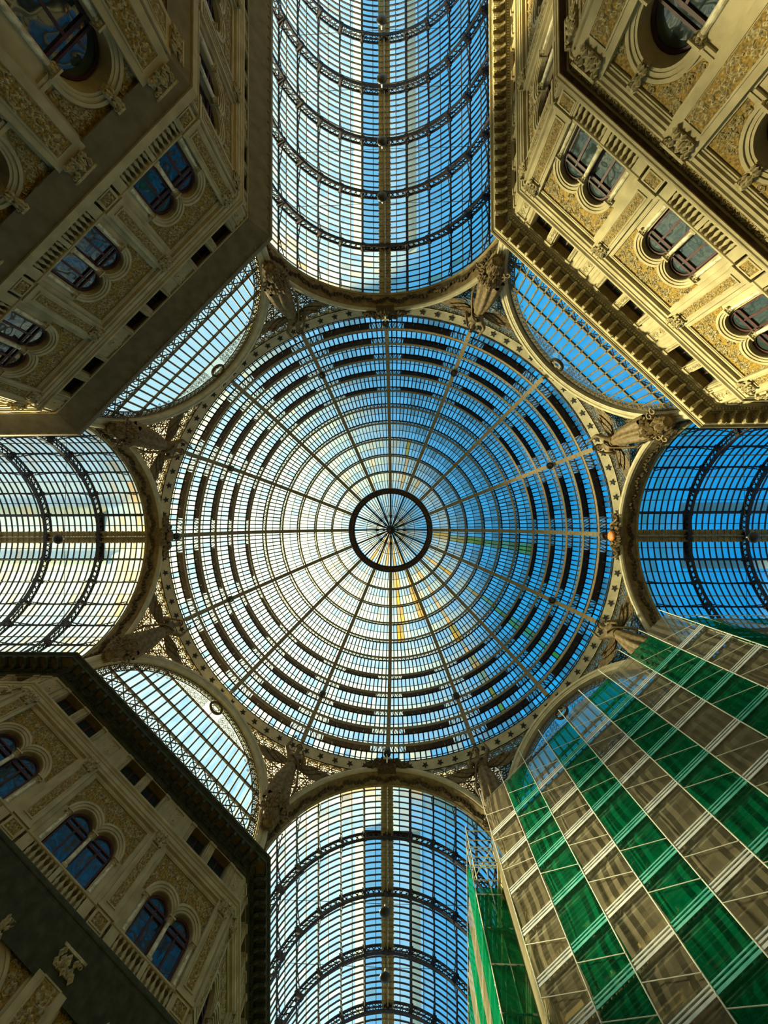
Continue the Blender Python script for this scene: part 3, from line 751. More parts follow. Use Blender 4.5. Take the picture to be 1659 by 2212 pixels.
# ------------------------------------------------------------------ lunettes on the diagonals
def build_lunette():
    Lu = thing('lunette_window', '', 'lunette window', 'half-round windows above the diagonal facades')
    D = 18.35
    m = MB(); arc_rows(m, [(7.18, 18.0), (7.18, 18.6), (7.95, 18.6), (7.95, 18.1), (7.8, 18.0), (7.72, 17.9), (7.55, 17.92), (7.5, 18.0), (7.36, 17.95), (7.28, 18.0)], 0, n=56)
    m.build('arch_moulding', 'ring', Lu)
    # glazing
    RG = 6.55
    g = MB(); rnd = random.Random(9)
    def half(z): q = 7.18**2 - (z-ZC)**2; return math.sqrt(q) if q > 0 else 0
    zs = [23.66, 26.02, 27.75, 29.55, 31.35]
    pitch = .54; xs = [pitch*k for k in range(-14, 15)]
    for za, zb in zip(zs, zs[1:]):
        for xa in xs[:-1]:
            xb = xa + pitch; K = 2
            for q in range(K):
                u0, u1 = xa + pitch*q/K, xa + pitch*(q+1)/K
                h0 = math.sqrt(max(0, 7.18**2 - u0*u0)) + ZC; h1 = math.sqrt(max(0, 7.18**2 - u1*u1)) + ZC
                if max(h0, h1) < za: continue
                dd = (.06 + .12*rnd.random()) if zb < 30.5 else .5
                if za < 25: dd = .2
                g.quad((u0, D+.12, za), (u1, D+.12, za), (u1, D+.12, max(za, min(zb, h1))), (u0, D+.12, max(za, min(zb, h0))), (dd, .03, .5))
    g.build('glazing', 'glass', Lu)
    m = MB()
    for x in xs:
        zt = ZC + math.sqrt(max(0, 7.0**2 - x*x)) if abs(x) < 7 else 0
        if zt > 24: m.bar((x, D, 23.6), (x, D, min(zt, 29.6)), .10, .12, (0, 1, 0))
    for z, w_ in ((26.02, .14), (27.75, .14), (29.55, .08)):
        h = half(z) - .1; m.bar((-h, D, z), (h, D, z), .12, w_, (0, 0, 1))
    # rounded corners and knots at the crossings
    for x in xs:
        for z in (26.02, 27.75, 29.55):
            if math.hypot(x, z-ZC) < 6.9: icon(m, (x, D, z), .15, (1, .5, 1))
    m.build('mullion_grid', 'lace', Lu)
    # lattice row at the foot
    m = MB()
    for xa in xs[:-1:2]:
        cx = xa + pitch
        if abs(cx) > 6.9: continue
        z0, z1 = 25.10, 25.92
        m.bar((xa+.06, D, z0), (xa+2*pitch-.06, D, z1), .05, .05, (0, 1, 0)); m.bar((xa+.06, D, z1), (xa+2*pitch-.06, D, z0), .05, .05, (0, 1, 0))
        m.tube([(cx+.36*math.cos(t*PI/6), D, (z0+z1)/2+.36*math.sin(t*PI/6)) for t in range(12)], .03, 4, closed=True)
    m.bar((-7, D, 25.05), (7, D, 25.05), .08, .08); m.build('lattice_band', 'iron', Lu)
    # lace border of scrolls along the arch
    c = 58
    ring = MB(); ring.tube([(.24*math.cos(t*PI/5), 0, .24*math.sin(t*PI/5)) for t in range(10)], .035, 4, closed=True)
    ring.tube([(.12*math.cos(t*PI/3), 0, .12*math.sin(t*PI/3)+.02) for t in range(6)], .03, 3, closed=True)
    ring.bar((0, 0, -.24), (0, 0, .24), .03, .03); ring.bar((.2, 0, -.3), (.26, 0, .3), .04, .04, (0, 1, 0))
    rme = ring.mesh('border_scroll', 'lace')
    for k in range(c):
        th = R(-86) + R(172)*k/(c-1); r = 6.86
        inst('border_scroll', rme, Lu, Matrix.Translation((r*math.sin(th), D-.05, ZC + r*math.cos(th))) @ Matrix.Rotation(th, 4, 'Y'))
    m = MB()
    for rr in (6.58, 7.14):
        m.tube([(rr*math.sin(R(-88)+R(176)*k/60), D-.05, ZC + rr*math.cos(R(-88)+R(176)*k/60)) for k in range(61)], .035, 4)
    m.build('border_rim', 'lace', Lu)
    # scrollwork panel flanking the wreath
    m = MB(); rnd = random.Random(11)
    for sg in (-1, 1):
        for k in range(15):
            x = .85 + .27*k; top = ZC + math.sqrt(max(.1, 6.5**2 - x*x)); base = 29.6
            if top - base < .25: 
                z = top-.12
                scroll(m, sg*x, z, .12, D-.03, sg, rnd.random()*6, .022, n=9); continue
            for z in np.arange(base+.12, top, .27):
                scroll(m, sg*x, z, .15, D-.03, sg*rnd.choice((-1, 1)), rnd.random()*6, .024, n=9)
    m.build('scrollwork', 'lace', Lu)
    # wreath with six-pointed star, standing forward of the glass
    wz, wr = 30.22, .50
    m = MB(); m.tube([(wr*math.cos(t*PI/12), D-.35, wz + wr*math.sin(t*PI/12)) for t in range(24)], .095, 6, closed=True)
    for t in range(36): icon(m, (wr*math.cos(t*PI/18), D-.44, wz+wr*math.sin(t*PI/18)), .07)
    w = m.build('wreath', 'leaf', Lu)
    m = MB()
    for s0 in (0, PI/3):
        P = [(.44*math.cos(s0+PI/2+t*2*PI/3), D-.35, wz+.44*math.sin(s0+PI/2+t*2*PI/3)) for t in range(3)]
        for i in range(3): m.bar(P[i], P[(i+1) % 3], .035, .035, (0, 1, 0))
    m.bar((0, D-.35, wz+.5), (0, D, wz+.6), .05, .05); m.bar((0, D-.35, wz-.5), (0, D, wz-.6), .05, .05)
    m.build('six_pointed_star', 'ring', w)
    return Lu
LU = build_lunette()
# canonical lunette faces +y; turn to the four diagonals
LAB = {'upper right': -PI/4, 'lower right': PI/4, 'lower left': 3*PI/4, 'upper left': -3*PI/4}
LT = {'upper right': 'half-round window of vivid blue panes above the sunlit facade, upper right',
      'lower right': 'half-round window partly hidden by the scaffold netting, lower right',
      'lower left': 'half-round window of pale blue panes above the darkest facade, lower left',
      'upper left': 'half-round window of whitish blue panes above the boarded cornice, upper left'}
first = True
for w_, a in LAB.items():
    M = Rz(a - PI/2)
    if first: LU.matrix_basis = M; LU['label'] = LT[w_]; first = False
    else: clone(LU, M, label=LT[w_])

# ------------------------------------------------------------------ pendentives with rosettes
def ros_mesh():
    m = MB(); r = .41
    m.tube([(r*math.cos(t*PI/9), r*math.sin(t*PI/9), 0) for t in range(18)], .045, 4, closed=True)
    m.tube([(.13*math.cos(t*PI/4), .13*math.sin(t*PI/4), 0) for t in range(8)], .03, 4, closed=True)
    for k in range(8):
        a = k*PI/4; c = (.26*math.cos(a), .26*math.sin(a))
        m.bar((.12*math.cos(a), .12*math.sin(a), 0), (r*math.cos(a), r*math.sin(a), 0), .055, .03)
        b = a + PI/8
        m.tube([(.30*math.cos(b)+.075*math.cos(b+t*PI/3), .30*math.sin(b)+.075*math.sin(b+t*PI/3), 0) for t in range(6)], .018, 3, closed=True)
    for k in range(4):
        a = PI/4 + k*PI/2; m.bar((r*math.cos(a), r*math.sin(a), 0), ((r+.17)*math.cos(a), (r+.17)*math.sin(a), 0), .05, .03)
    return m.mesh('rosette', 'lace')
ME['ros'] = ros_mesh()
RR, ZR = 18.52, 33.5
def ringpt(phi, va): return Vector(pol(18.9, va+phi, 32.72))
def archpt(phi, va):
    """matching point on the neighbouring arch extrados"""
    s = 1 if phi >= 0 else -1; t = 1 - abs(phi)/R(22.5)      # 0 at crown, 1 at springing
    al = t*R(90); ax = va + s*R(22.5)
    off = -s*8.0*math.sin(al); h = ZC + 8.0*math.cos(al)
    D = 18.25
    return Vector((D*math.cos(ax) - off*math.sin(ax), D*math.sin(ax) + off*math.cos(ax), h))
def pendentive(va, label, opac, rust):
    Pn = thing('pendentive', label, 'pendentive', 'openwork spandrels between dome ring and arches')
    rnd = random.Random(int(va*50))
    g = MB(); n = 28; K = 8
    def pt(i, j):
        phi = R(-22.4) + R(44.8)*i/n; a = ringpt(phi, va); b = archpt(phi, va); return a.lerp(b, j/K) + Vector(pol(.12, va, 0))
    for i in range(n):
        for j in range(K): g.quad(pt(i, j), pt(i+1, j), pt(i+1, j+1), pt(i, j+1), (min(.95, opac + .2*rnd.random()), rust*rnd.random(), .5))
    g.build('backing_panel', 'panel', Pn)
    m = MB()
    for row in range(6):
        c = 14 if row == 0 else 12
        for k in range(c):
            phi = R(-22.5) + R(45)*(k+.5 + (.0 if row % 2 == 0 else .5)*0)/c
            a = ringpt(phi, va); b = archpt(phi, va); L_ = (b-a).length; q = .55 + 1.02*row
            if q > L_ - .42: continue
            # shrink spacing lower down by skipping crowding
            tang = (ringpt(phi+.01, va).lerp(archpt(phi+.01, va), q/L_) - ringpt(phi-.01, va).lerp(archpt(phi-.01, va), q/L_)).normalized()
            p = a.lerp(b, q/L_); d = (b-a).normalized(); nrm = tang.cross(d).normalized(); d2 = nrm.cross(tang)
            M = Matrix((tang, d2, nrm)).transposed().to_4x4(); M.translation = p
            inst('rosette', ME['ros'], Pn, M)
    # bars between the cells
    for k in range(0, 15):
        phi = R(-22.5) + R(45)*k/14
        a = ringpt(phi, va); b = archpt(phi, va)
        if (b-a).length > .4: m.bar(a, b, .06, .05, pol(1, va, 0))
    for row in range(1, 6):
        prev = None
        for k in range(29):
            phi = R(-22.5) + R(45)*k/28; a = ringpt(phi, va); b = archpt(phi, va); L_ = (b-a).length; q = .04 + 1.02*row
            p = a + (b-a).normalized()*q if q < L_ else None
            if p and prev: m.bar(prev, p, .05, .05, pol(1, va, 0))
            prev = p
    m.build('cell_bars', 'lace', Pn)
    return Pn
VA = [R(22.5 + 45*k) for k in range(8)]
VN = ['lower right, beside the right-hand vault', 'lower right, beside the bottom vault', 'lower left, beside the bottom vault', 'lower left, beside the left-hand vault',
      'upper left, beside the left-hand vault', 'upper left, beside the top vault', 'upper right, beside the top vault', 'upper right, beside the right-hand vault']
for k, va in enumerate(VA):
    w = math.cos(va) < 0
    pendentive(va, 'openwork spandrel of round rosettes at the ' + VN[k], .42 if w else .85, .30 if w else .08)  # right-half panels are set creamier and more opaque than the left

# ------------------------------------------------------------------ dome
Dm = thing('glass_dome', 'huge ribbed glass dome in the middle of the picture', 'glass dome')
def sp(r, th, ph): return (r*math.cos(th)*math.cos(ph), r*math.cos(th)*math.sin(ph), ZR + r*math.sin(th))
TH = [R(0)] + [R(5.3 + 6.78*k) for k in range(11)]       # 0, 10 purlins, oculus ring at the end
TH[-1] = R(73.1)
RI, RO = 18.22, 18.9
def m_domerib():
    m = MB(); n = 40; t0, t1 = R(-.5), R(73)
    for k in range(n):
        a, b = t0+(t1-t0)*k/n, t0+(t1-t0)*(k+1)/n; mid = Vector(sp(1, (a+b)/2, 0)) - Vector((0, 0, ZR))
        m.cur = 0
        m.bar(sp(RI-.03, a, 0), sp(RI-.03, b, 0), .38, .05, mid)
        m.bar(sp((RI+RO)/2, a, 0), sp((RI+RO)/2, b, 0), .09, RO-RI, mid)
        m.bar(sp(RO, a, 0), sp(RO, b, 0), .30, .05, mid)
    for k in range(80):
        a = t0 + (t1-t0)*(k+.5)/80
        for sg in (-1, 1): icon(m, Vector(sp(RI-.06, a, 0)) + Vector((0, sg*.11, 0)), .022)
    return m.mesh('rib', 'domeiron')
ME['drib'] = m_domerib()
for k in range(16): inst('rib', ME['drib'], Dm, Rz(k*PI/8))
NP = [16, 16, 16, 15, 15, 14, 13, 12, 10, 9, 7]
for k in range(1, 11):
    th = TH[k]; m = MB()
    up = lambda ph: Vector(sp(1, th, ph)) - Vector((0, 0, ZR))
    for s_ in range(16):
        p0 = s_*PI/8; K = 10
        wf = .30 - .016*k
        for q in range(K):
            a, b = p0 + PI/8*q/K, p0 + PI/8*(q+1)/K; u = up((a+b)/2)
            m.cur = 0; m.bar(sp(RI, th, a), sp(RI, th, b), wf, .05, u); m.cur = 1; m.bar(sp(RO-.02, th, a), sp(RO-.02, th, b), .13, .06, u)
        # solid plate in the middle, lattice towards the ribs
        fa, fb = (.21, .79)
        m.cur = 2
        if k <= 5:
            for q in range(5):
                a, b = p0 + PI/8*(fa+(fb-fa)*q/5), p0 + PI/8*(fa+(fb-fa)*(q+1)/5)
                m.bar(sp((RI+RO)/2, th, a), sp((RI+RO)/2, th, b), .03, RO-RI, up((a+b)/2))
        m.cur = 1
        rangs = ((.03, fa), (fb, .97)) if k <= 5 else ((.05, .5), (.5, .95))
        for f0, f1 in rangs:
            c = 5 if k <= 5 else 12
            for q in range(c):
                a, b = p0 + PI/8*(f0+(f1-f0)*q/c), p0 + PI/8*(f0+(f1-f0)*(q+1)/c)
                m.bar(sp(RI, th, a), sp(RO, th, a), .03, .03, (0, 0, 1))
                if (f0 < .3): m.bar(sp(RI, th, a), sp(RO, th, b), .05, .05, (0, 0, 1))
                else: m.bar(sp(RO, th, a), sp(RI, th, b), .05, .05, (0, 0, 1))
    m.build('purlin_ring', ['domeiron', 'iron', 'plate'], Dm)
gb = MB(); g = MB(); rnd = random.Random(21)
STK = {}
for s_ in range(16):
    for c in range(20): STK[(s_, c)] = 0
for row in range(11):
    ta, tb = TH[row], TH[row+1]; n = NP[row]
    for s_ in range(16):
        for c in range(n):
            f0, f1 = (c+.0)/n, (c+1)/n; p0, p1 = s_*PI/8 + PI/8*f0, s_*PI/8 + PI/8*f1; pm = (p0+p1)/2
            # amber streaks that run down from the lantern on the lower right side
            dg = math.degrees(pm) % 360
            ru = 0.0
            for c0, wd, r0 in ((57, 1.3, 0), (36, 1.1, 1), (7, 2.2, 5), (84, 2.2, 7), (283, 1.5, 8), (300, 1.2, 9), (70, 1.5, 8)):
                if abs(dg-c0) < wd and row >= r0: ru = max(ru, .6 + .35*rnd.random())
            if row >= 8 and rnd.random() < .10: ru = max(ru, .25)
            if 270 < dg or dg < 100:
                if row >= 9 and rnd.random() < .3: ru = max(ru, .3*rnd.random())
            base = .12 + .22*rnd.random() + .022*row
            if row == 0: base = .12 if (c in (0, 1, n-2, n-1) or rnd.random() < .3) else .55 + .25*rnd.random()
            if row == 0 and rnd.random() < .2: ru = .12
            # milkier, more scattering panes on the right, strongest at the axis
            if row in (1, 2, 3, 4) and (dg < 24 or dg > 338): base += .22*(1 - abs(((dg+180) % 360)-180)/26)*rnd.random()
            if ru > .4: base = min(base, .45)
            sp_ = .42 if row else .45
            tm = ta + (tb-ta)*(1-sp_)
            for (x0, x1, dd) in ((tm, tb, base), (ta, tm, base + (.20 + .25*rnd.random() if row else .05))):
                if rnd.random() < .04: dd += .3
                g.quad(sp(18.97, x0, p0), sp(18.97, x0, p1), sp(18.97, x1, p1), sp(18.97, x1, p0), (min(.95, dd), ru, rnd.random()))
            mid = Vector(sp(1, (ta+tb)/2, p0)) - Vector((0, 0, ZR))
            if c: gb.bar(sp(18.86, ta, p0), sp(18.86, tb, p0), .11 if row < 7 else .08, .12, mid)
            gb.bar(sp(18.93, tm, p0), sp(18.93, tm, p1), .05, .05, mid)
g.build('glazing', 'glass', Dm); gb.build('glazing_bars', 'iron', Dm)
# oculus ring, lantern
th = TH[-1]; ro, rI, zo = RR*math.cos(th) + .02, 0, 0
zo = ZR + RR*math.sin(th)
r_out, r_in = 5.42, 4.70
m = MB(); n = 64
for a_, b_, z0, z1 in ((r_in, r_out, zo-.05, zo+.05), (r_in, r_in+.08, zo-.05, zo+.5), (r_out-.08, r_out, zo-.1, zo+.4)):
    rows = [[pol(r, 2*PI*k/n, z) for k in range(n+1)] for r, z in ((a_, z0), (b_, z0), (b_, z1), (a_, z1))]
    m.ringpoly(None, rows)
for k in range(16):
    a = k*PI/8; icon(m, pol((r_in+r_out)/2+.15, a, zo-.08), .12, (1, 1, .5))
    for q in range(4): icon(m, Vector(pol((r_in+r_out)/2+.15, a, zo-.1)) + Vector((.1*math.cos(q*PI/2), .1*math.sin(q*PI/2), 0)), .06)
m.build('oculus_ring', 'plate', Dm)
m = MB(); g = MB(); zt = zo + 1.9
def lp(r, a): t = 1 - r/r_in; return pol(r, a, zo + .3 + 1.6*(1-(1-t)**1.6))
for k in range(16):
    a = k*PI/8
    rs = [4.75, 3.5, 2.4, 1.3, .3]
    for r0, r1 in zip(rs, rs[1:]): m.bar(lp(r0, a), lp(r1, a), .20, .3)
for k in range(80):
    if k % 5 == 0: continue
    a = k*2*PI/80; rs = [4.75, 3.5, 2.4, 1.6 if k % 2 else .8]
    for r0, r1 in zip(rs, rs[1:]): m.bar(lp(r0, a), lp(r1, a), .085, .06)
for rr in (3.15, 1.9):
    for k in range(64): m.bar(lp(rr, 2*PI*k/64), lp(rr, 2*PI*(k+1)/64), .06, .06)
m.build('lantern_frame', 'iron', Dm)
for k in range(80):
    a0, a1 = k*2*PI/80, (k+1)*2*PI/80; dg = math.degrees(a0)
    rs = [4.75, 4.2, 3.2, 2.2, 1.2, .2]
    east = math.cos(a0 - R(20)) > -.1
    base_r = rnd.random()
    for r0, r1 in zip(rs, rs[1:]):
        inner = 1 - r1/4.7
        ru = (.75*base_r*inner*1.3 if east or rnd.random() < .3 else .25*inner*rnd.random()) 
        if 60 < dg < 130 and k % 3 == 0: ru = .85
        g.quad(lp(r0, a0), lp(r0, a1), lp(r1, a1), lp(r1, a0), (.25 + .4*rnd.random(), min(.9, ru), .4))
for v_ in range(len(g.v)): g.v[v_] = (g.v[v_][0], g.v[v_][1], g.v[v_][2] + .12)
g.build('lantern_glazing', 'glass', Dm)
m = MB(); m.lathe([(.05, -.62), (.14, -.55), (.16, -.42), (.12, -.3), (.34, -.22), (.44, -.08), (.46, .2), (.3, .45)], (0, 0, zt), 16); m.build('lantern_boss', 'lamp', Dm, True)

# star ring
Rg = thing('dome_ring', 'round painted band of dark stars at the foot of the glass dome', 'ring')
m = MB(); n = 128
prof = [(18.46, 33.5), (18.46, 33.42), (18.50, 33.36), (18.86, 32.78), (18.86, 32.68), (18.94, 32.66), (19.15, 32.66), (19.15, 33.5), (18.9, 33.55)]
m.ringpoly(None, [[pol(r, 2*PI*k/n, z) for k in range(n+1)] for r, z in prof]); m.build('band', 'ring', Rg)
m = MB()
for rr, zz in ((18.45, 33.44), (18.88, 32.70)):
    m.tube([pol(rr, 2*PI*k/96, zz) for k in range(96)], .035, 5, closed=True)
m.build('band_rims', 'star', Rg)
mst = MB(); L_ = []
for t in range(10):
    q = .27 if t % 2 == 0 else .115; L_.append((q*math.sin(t*PI/5), q*math.cos(t*PI/5), 0))
mst.prism(L_, (0, 0, .05)); stme = mst.mesh('star', 'star')
for k in range(96):
    a = 2*PI*(k+.5)/96; down = (Vector(pol(18.86, a, 32.78)) - Vector(pol(18.5, a, 33.36))).normalized(); tang = Vector((-math.sin(a), math.cos(a), 0))
    nr = tang.cross(down).normalized()
    if nr.dot(Vector((math.cos(a), math.sin(a), 0))) > 0: nr = -nr
    M = Matrix((tang, down, nr)).transposed().to_4x4(); M.translation = Vector(pol(18.68, a, 33.07)) 
    inst('star', stme, Rg, M)

# ------------------------------------------------------------------ angels
def figure():
    """winged figure, local frame: x tangential, -y towards the centre of the hall (viewer), z up; feet at origin, about 4.3 tall"""
    J = {}; vs = []; es = []; rs = []
    def jn(name, p, r, par=None):
        J[name] = len(vs); vs.append(p); rs.append(r)
        if par is not None: es.append((J[par], J[name]))
    jn('pelvis', (0, 0, 2.25), (.36, .30)); jn('waist', (.02, -.05, 2.6), (.27, .22), 'pelvis'); jn('chest', (.02, -.12, 3.05), (.38, .30), 'waist')
    jn('neckb', (.02, -.16, 3.38), (.17, .16), 'chest'); jn('neck', (.02, -.2, 3.52), (.12, .12), 'neckb')
    jn('head', (.02, -.28, 3.72), (.20, .22), 'neck'); jn('crown', (.02, -.30, 3.92), (.17, .19), 'head')
    for s, n_ in ((1, 'r'), (-1, 'l')):
        jn('sh'+n_, (s*.42, -.14, 3.22), (.17, .16), 'chest')
        if s > 0: el, wr, ha = (.78, -.25, 3.60), (.62, -.40, 4.15), (.55, -.42, 4.32)
        else: el, wr, ha = (-.66, -.32, 2.72), (-.45, -.62, 2.98), (-.36, -.72, 3.05)
        jn('el'+n_, el, (.115, .115), 'sh'+n_); jn('wr'+n_, wr, (.075, .07), 'el'+n_); jn('ha'+n_, ha, (.085, .05), 'wr'+n_)
        jn('hip'+n_, (s*.20, 0, 2.0), (.25, .25), 'pelvis'); 
        kz = (s*.26, -.22 if s > 0 else -.05, 1.25)
        jn('kn'+n_, kz, (.17, .17), 'hip'+n_); jn('an'+n_, (s*.2, .12, .35), (.09, .09), 'kn'+n_); jn('to'+n_, (s*.22, -.12, .18), (.08, .06), 'an'+n_)
    me = bpy.data.meshes.new('figure_body'); me.from_pydata(vs, es, []); me.update()
    o = bpy.data.objects.new('figure_body', me); COL.objects.link(o)
    md = o.modifiers.new('s', 'SKIN'); sv = me.skin_vertices[0].data
    for i, r in enumerate(rs): sv[i].radius = r
    sv[0].use_root = True
    sb = o.modifiers.new('u', 'SUBSURF'); sb.levels = 2; sb.render_levels = 2
    dg = bpy.context.evaluated_depsgraph_get(); dg.update()
    body = bpy.data.meshes.new_from_object(o.evaluated_get(dg)); bpy.data.objects.remove(o); body.name = 'body'
    body.materials.clear(); body.materials.append(MAT['bronze'])
    for p in body.polygons: p.use_smooth = True
    # robe: pleated skirt from waist to feet plus a sash
    m = MB(); n = 40; rows = []
    for i in range(13):
        t = i/12; z = 2.75 - 2.55*t; row = []
        for k in range(n):
            a = 2*PI*k/n; pl = 1 + (.05 + .13*t)*math.sin(k*PI*2/5 + 2.2*t) + .05*math.sin(3*a + 4*t)
            rx = (.30 + .36*t**.8)*pl; ry = (.26 + .34*t**.9)*pl
            row.append(m.V((.02 + .10*math.sin(2.3*t) + rx*math.cos(a), -.05 + .20*t - .14*math.sin(PI*t) + ry*math.sin(a), z)))
        rows.append(row)
    for A, B in zip(rows, rows[1:]):
        for k in range(n): m.F([A[k], A[(k+1) % n], B[(k+1) % n], B[k]])
    m.tube([(.34*math.cos(a), -.06+.3*math.sin(a), 2.62+.05*math.sin(3*a)) for a in [k*PI/8 for k in range(16)]], .06, 5, closed=True)
    m.tube([(.36, -.2, 3.2), (.1, -.46, 3.0), (-.25, -.38, 2.7), (-.5, 0, 2.3), (-.7, .2, 1.7), (-.62, .3, 1.1)], [.06, .09, .1, .14, .16, .05], 6, flat=.5)
    robe = m.mesh('robe', 'bronze', True)
    # hands: palm and five fingers each
    hand = []
    for base, dirv, side in (((.55, -.42, 4.32), Vector((-.25, -.05, 1)), Vector((1, .1, .2))), ((-.36, -.72, 3.05), Vector((.6, -.5, .5)), Vector((.4, .6, .3)))):
        hands = MB(); b = Vector(base); d = dirv.normalized(); s = (side - d*side.dot(d)).normalized(); nn = d.cross(s)
        hands.tube([b - d*.05, b + d*.06, b + d*.14], [.06, .075, .065], 6, flat=.55)
        for f in range(4):
            o_ = b + d*.13 + s*(f-1.5)*.035; L = (.15, .17, .16, .12)[f]
            hands.tube([o_, o_ + d*L*.5, o_ + d*L*.8 + nn*.03, o_ + d*L*.9 + nn*.07], [.02, .018, .016, .012], 5)
        hands.tube([b + d*.03 + s*.06, b + d*.08 + s*.11, b + d*.14 + s*.12 + nn*.03], [.022, .02, .014], 5)
        hand.append(hands.mesh('hand', 'bronze', True))
    # hair and face
    f = MB()
    c = Vector((.02, -.31, 3.80))
    f.tube([c+Vector((0, -.19, .08)), c+Vector((0, -.235, -.01)), c+Vector((0, -.20, -.035))], [.018, .03, .02], 5)
    f.tube([c+Vector((-.06, -.185, -.085)), c+Vector((0, -.205, -.09)), c+Vector((.06, -.185, -.085))], [.01, .018, .01], 5)
    for sg in (-1, 1):
        icon(f, c+Vector((sg*.075, -.19, .035)), .028); icon(f, c+Vector((sg*.19, -.02, 0)), .045, (.5, 1, 1.3))
    for k in range(60):
        a = k*2.4; z = .02 + .2*((k*7) % 10)/10
        r = .20*math.sqrt(max(.05, 1-(z-.02)**2/.055)); y = r*math.sin(a)*.95
        if y < -.12 and z < .13: continue
        icon(f, c + Vector((r*math.cos(a), y+.03, z)), .055)
    face = f.mesh('hair', 'leaf')
    # wing: rows of feathers on a bent arm, right wing
    w = MB()
    arm = [Vector((.16, .18, 3.05)), Vector((.50, .24, 3.22)), Vector((.95, .22, 3.42)), Vector((1.7, .15, 3.55))]
    w.tube(arm, [.16, .17, .12, .05], 8, flat=.6)
    def apt(t):
        q = t*3; i = min(2, int(q)); return arm[i].lerp(arm[i+1], q-i)
    for layer, (cnt, ln, wd, yo) in enumerate(((9, 2.15, .24, .04), (8, 1.3, .22, -.04), (7, .75, .20, -.10))):
        for k in range(cnt):
            t = .08 + .34*k/(cnt-1); p = apt(t) + Vector((0, yo, 0)); ang = R(80 + 22*(t-.08)/.34)
            d = Vector((math.sin(ang), .05, -math.cos(ang))); l = ln*(.62 + .38*k/(cnt-1))
            sdv = Vector((math.cos(ang), 0, math.sin(ang)))
            loop = [p + sdv*wd*.35, p + d*l*.6 + sdv*wd*.5, p + d*l*.92 + sdv*wd*.3, p + d*l, p + d*l*.92 - sdv*wd*.3, p + d*l*.6 - sdv*wd*.5, p - sdv*wd*.35]
            loop = [q_ + Vector((0, .012*(k % 2), 0)) for q_ in loop]
            w.prism(loop, (0, .03, 0)); w.tube([p, p+d*l*.9], [.018, .008], 3)
    wr_ = w.mesh('wing', 'bronze')
    return body, robe, hand, face, wr_
FIG = figure()
def corbel_mesh():
    m = MB(); rnd = random.Random(12)
    m.lathe([(.1, -1.5), (.35, -1.35), (.55, -.9), (.5, -.5), (.75, -.2), (.8, 0), (.3, .1)], (0, 0, 0), 14)
    for k in range(220):
        a = rnd.random()*2*PI; z = -1.4 + 1.5*rnd.random(); r = .35 + .45*(z+1.4)/1.5
        icon(m, (r*math.cos(a), r*math.sin(a), z), 1*.08+.06*rnd.random(), (1, 1, 1.4))
    for sg in (-1, 1):
        for q in range(3): 
            P = [(sg*(.5+.2*q) + .25*math.cos(t*.6)*(1-t*.08), -.3, -.3-.35*q + .25*math.sin(t*.6)*(1-t*.08)) for t in range(11)]
            m.tube(P, .06, 5)
    return m.mesh('foliage_corbel', 'bronze')
ME['corbel'] = corbel_mesh()
def angel(va, label, first_, mir):
    A = thing('angel_statue', label, 'statue', 'winged figures standing between the arches')
    # tilt so the figure leans inward with the pendentive, feet low, head near the star ring
    base = Vector(pol(18.62, va, 26.85))
    up = (Vector(pol(17.95, va, 31.7)) - base).normalized()
    tang = Vector((-math.sin(va), math.cos(va), 0))
    yv = up.cross(tang).normalized()                  # points away from the centre when consistent
    if yv.dot(Vector((math.cos(va), math.sin(va), 0))) < 0: yv = -yv; tang = -tang
    sc = 1.22
    M = Matrix((tang, yv, up)).transposed().to_4x4(); M.translation = base
    A.matrix_basis = M @ Matrix.Scale(sc, 4)
    S = Matrix.Identity(4)
    if mir: S = Matrix.Scale(-1, 4, (1, 0, 0))
    b = inst('body', FIG[0], A, S); inst('robe', FIG[1], A, S); inst('hand', FIG[2][0], A, S); inst('hand', FIG[2][1], A, S); inst('hair', FIG[3], A, S)
    inst('wing', FIG[4], A, S @ Tr(0, 0, -.1)); inst('wing', FIG[4], A, S @ Matrix.Scale(-1, 4, (1, 0, 0)) @ Tr(0, 0, -.1))
    inst('foliage_corbel', ME['corbel'], A, Tr(0, .1, .1) @ Matrix.Scale(.85, 4))
    return A
for k, va in enumerate(VA):
    tone = 'sunlit' if k in (0, 7) else 'dark'
    angel(va, tone + ' winged angel statue standing at the ' + VN[k], k == 0, k % 2 == 0)

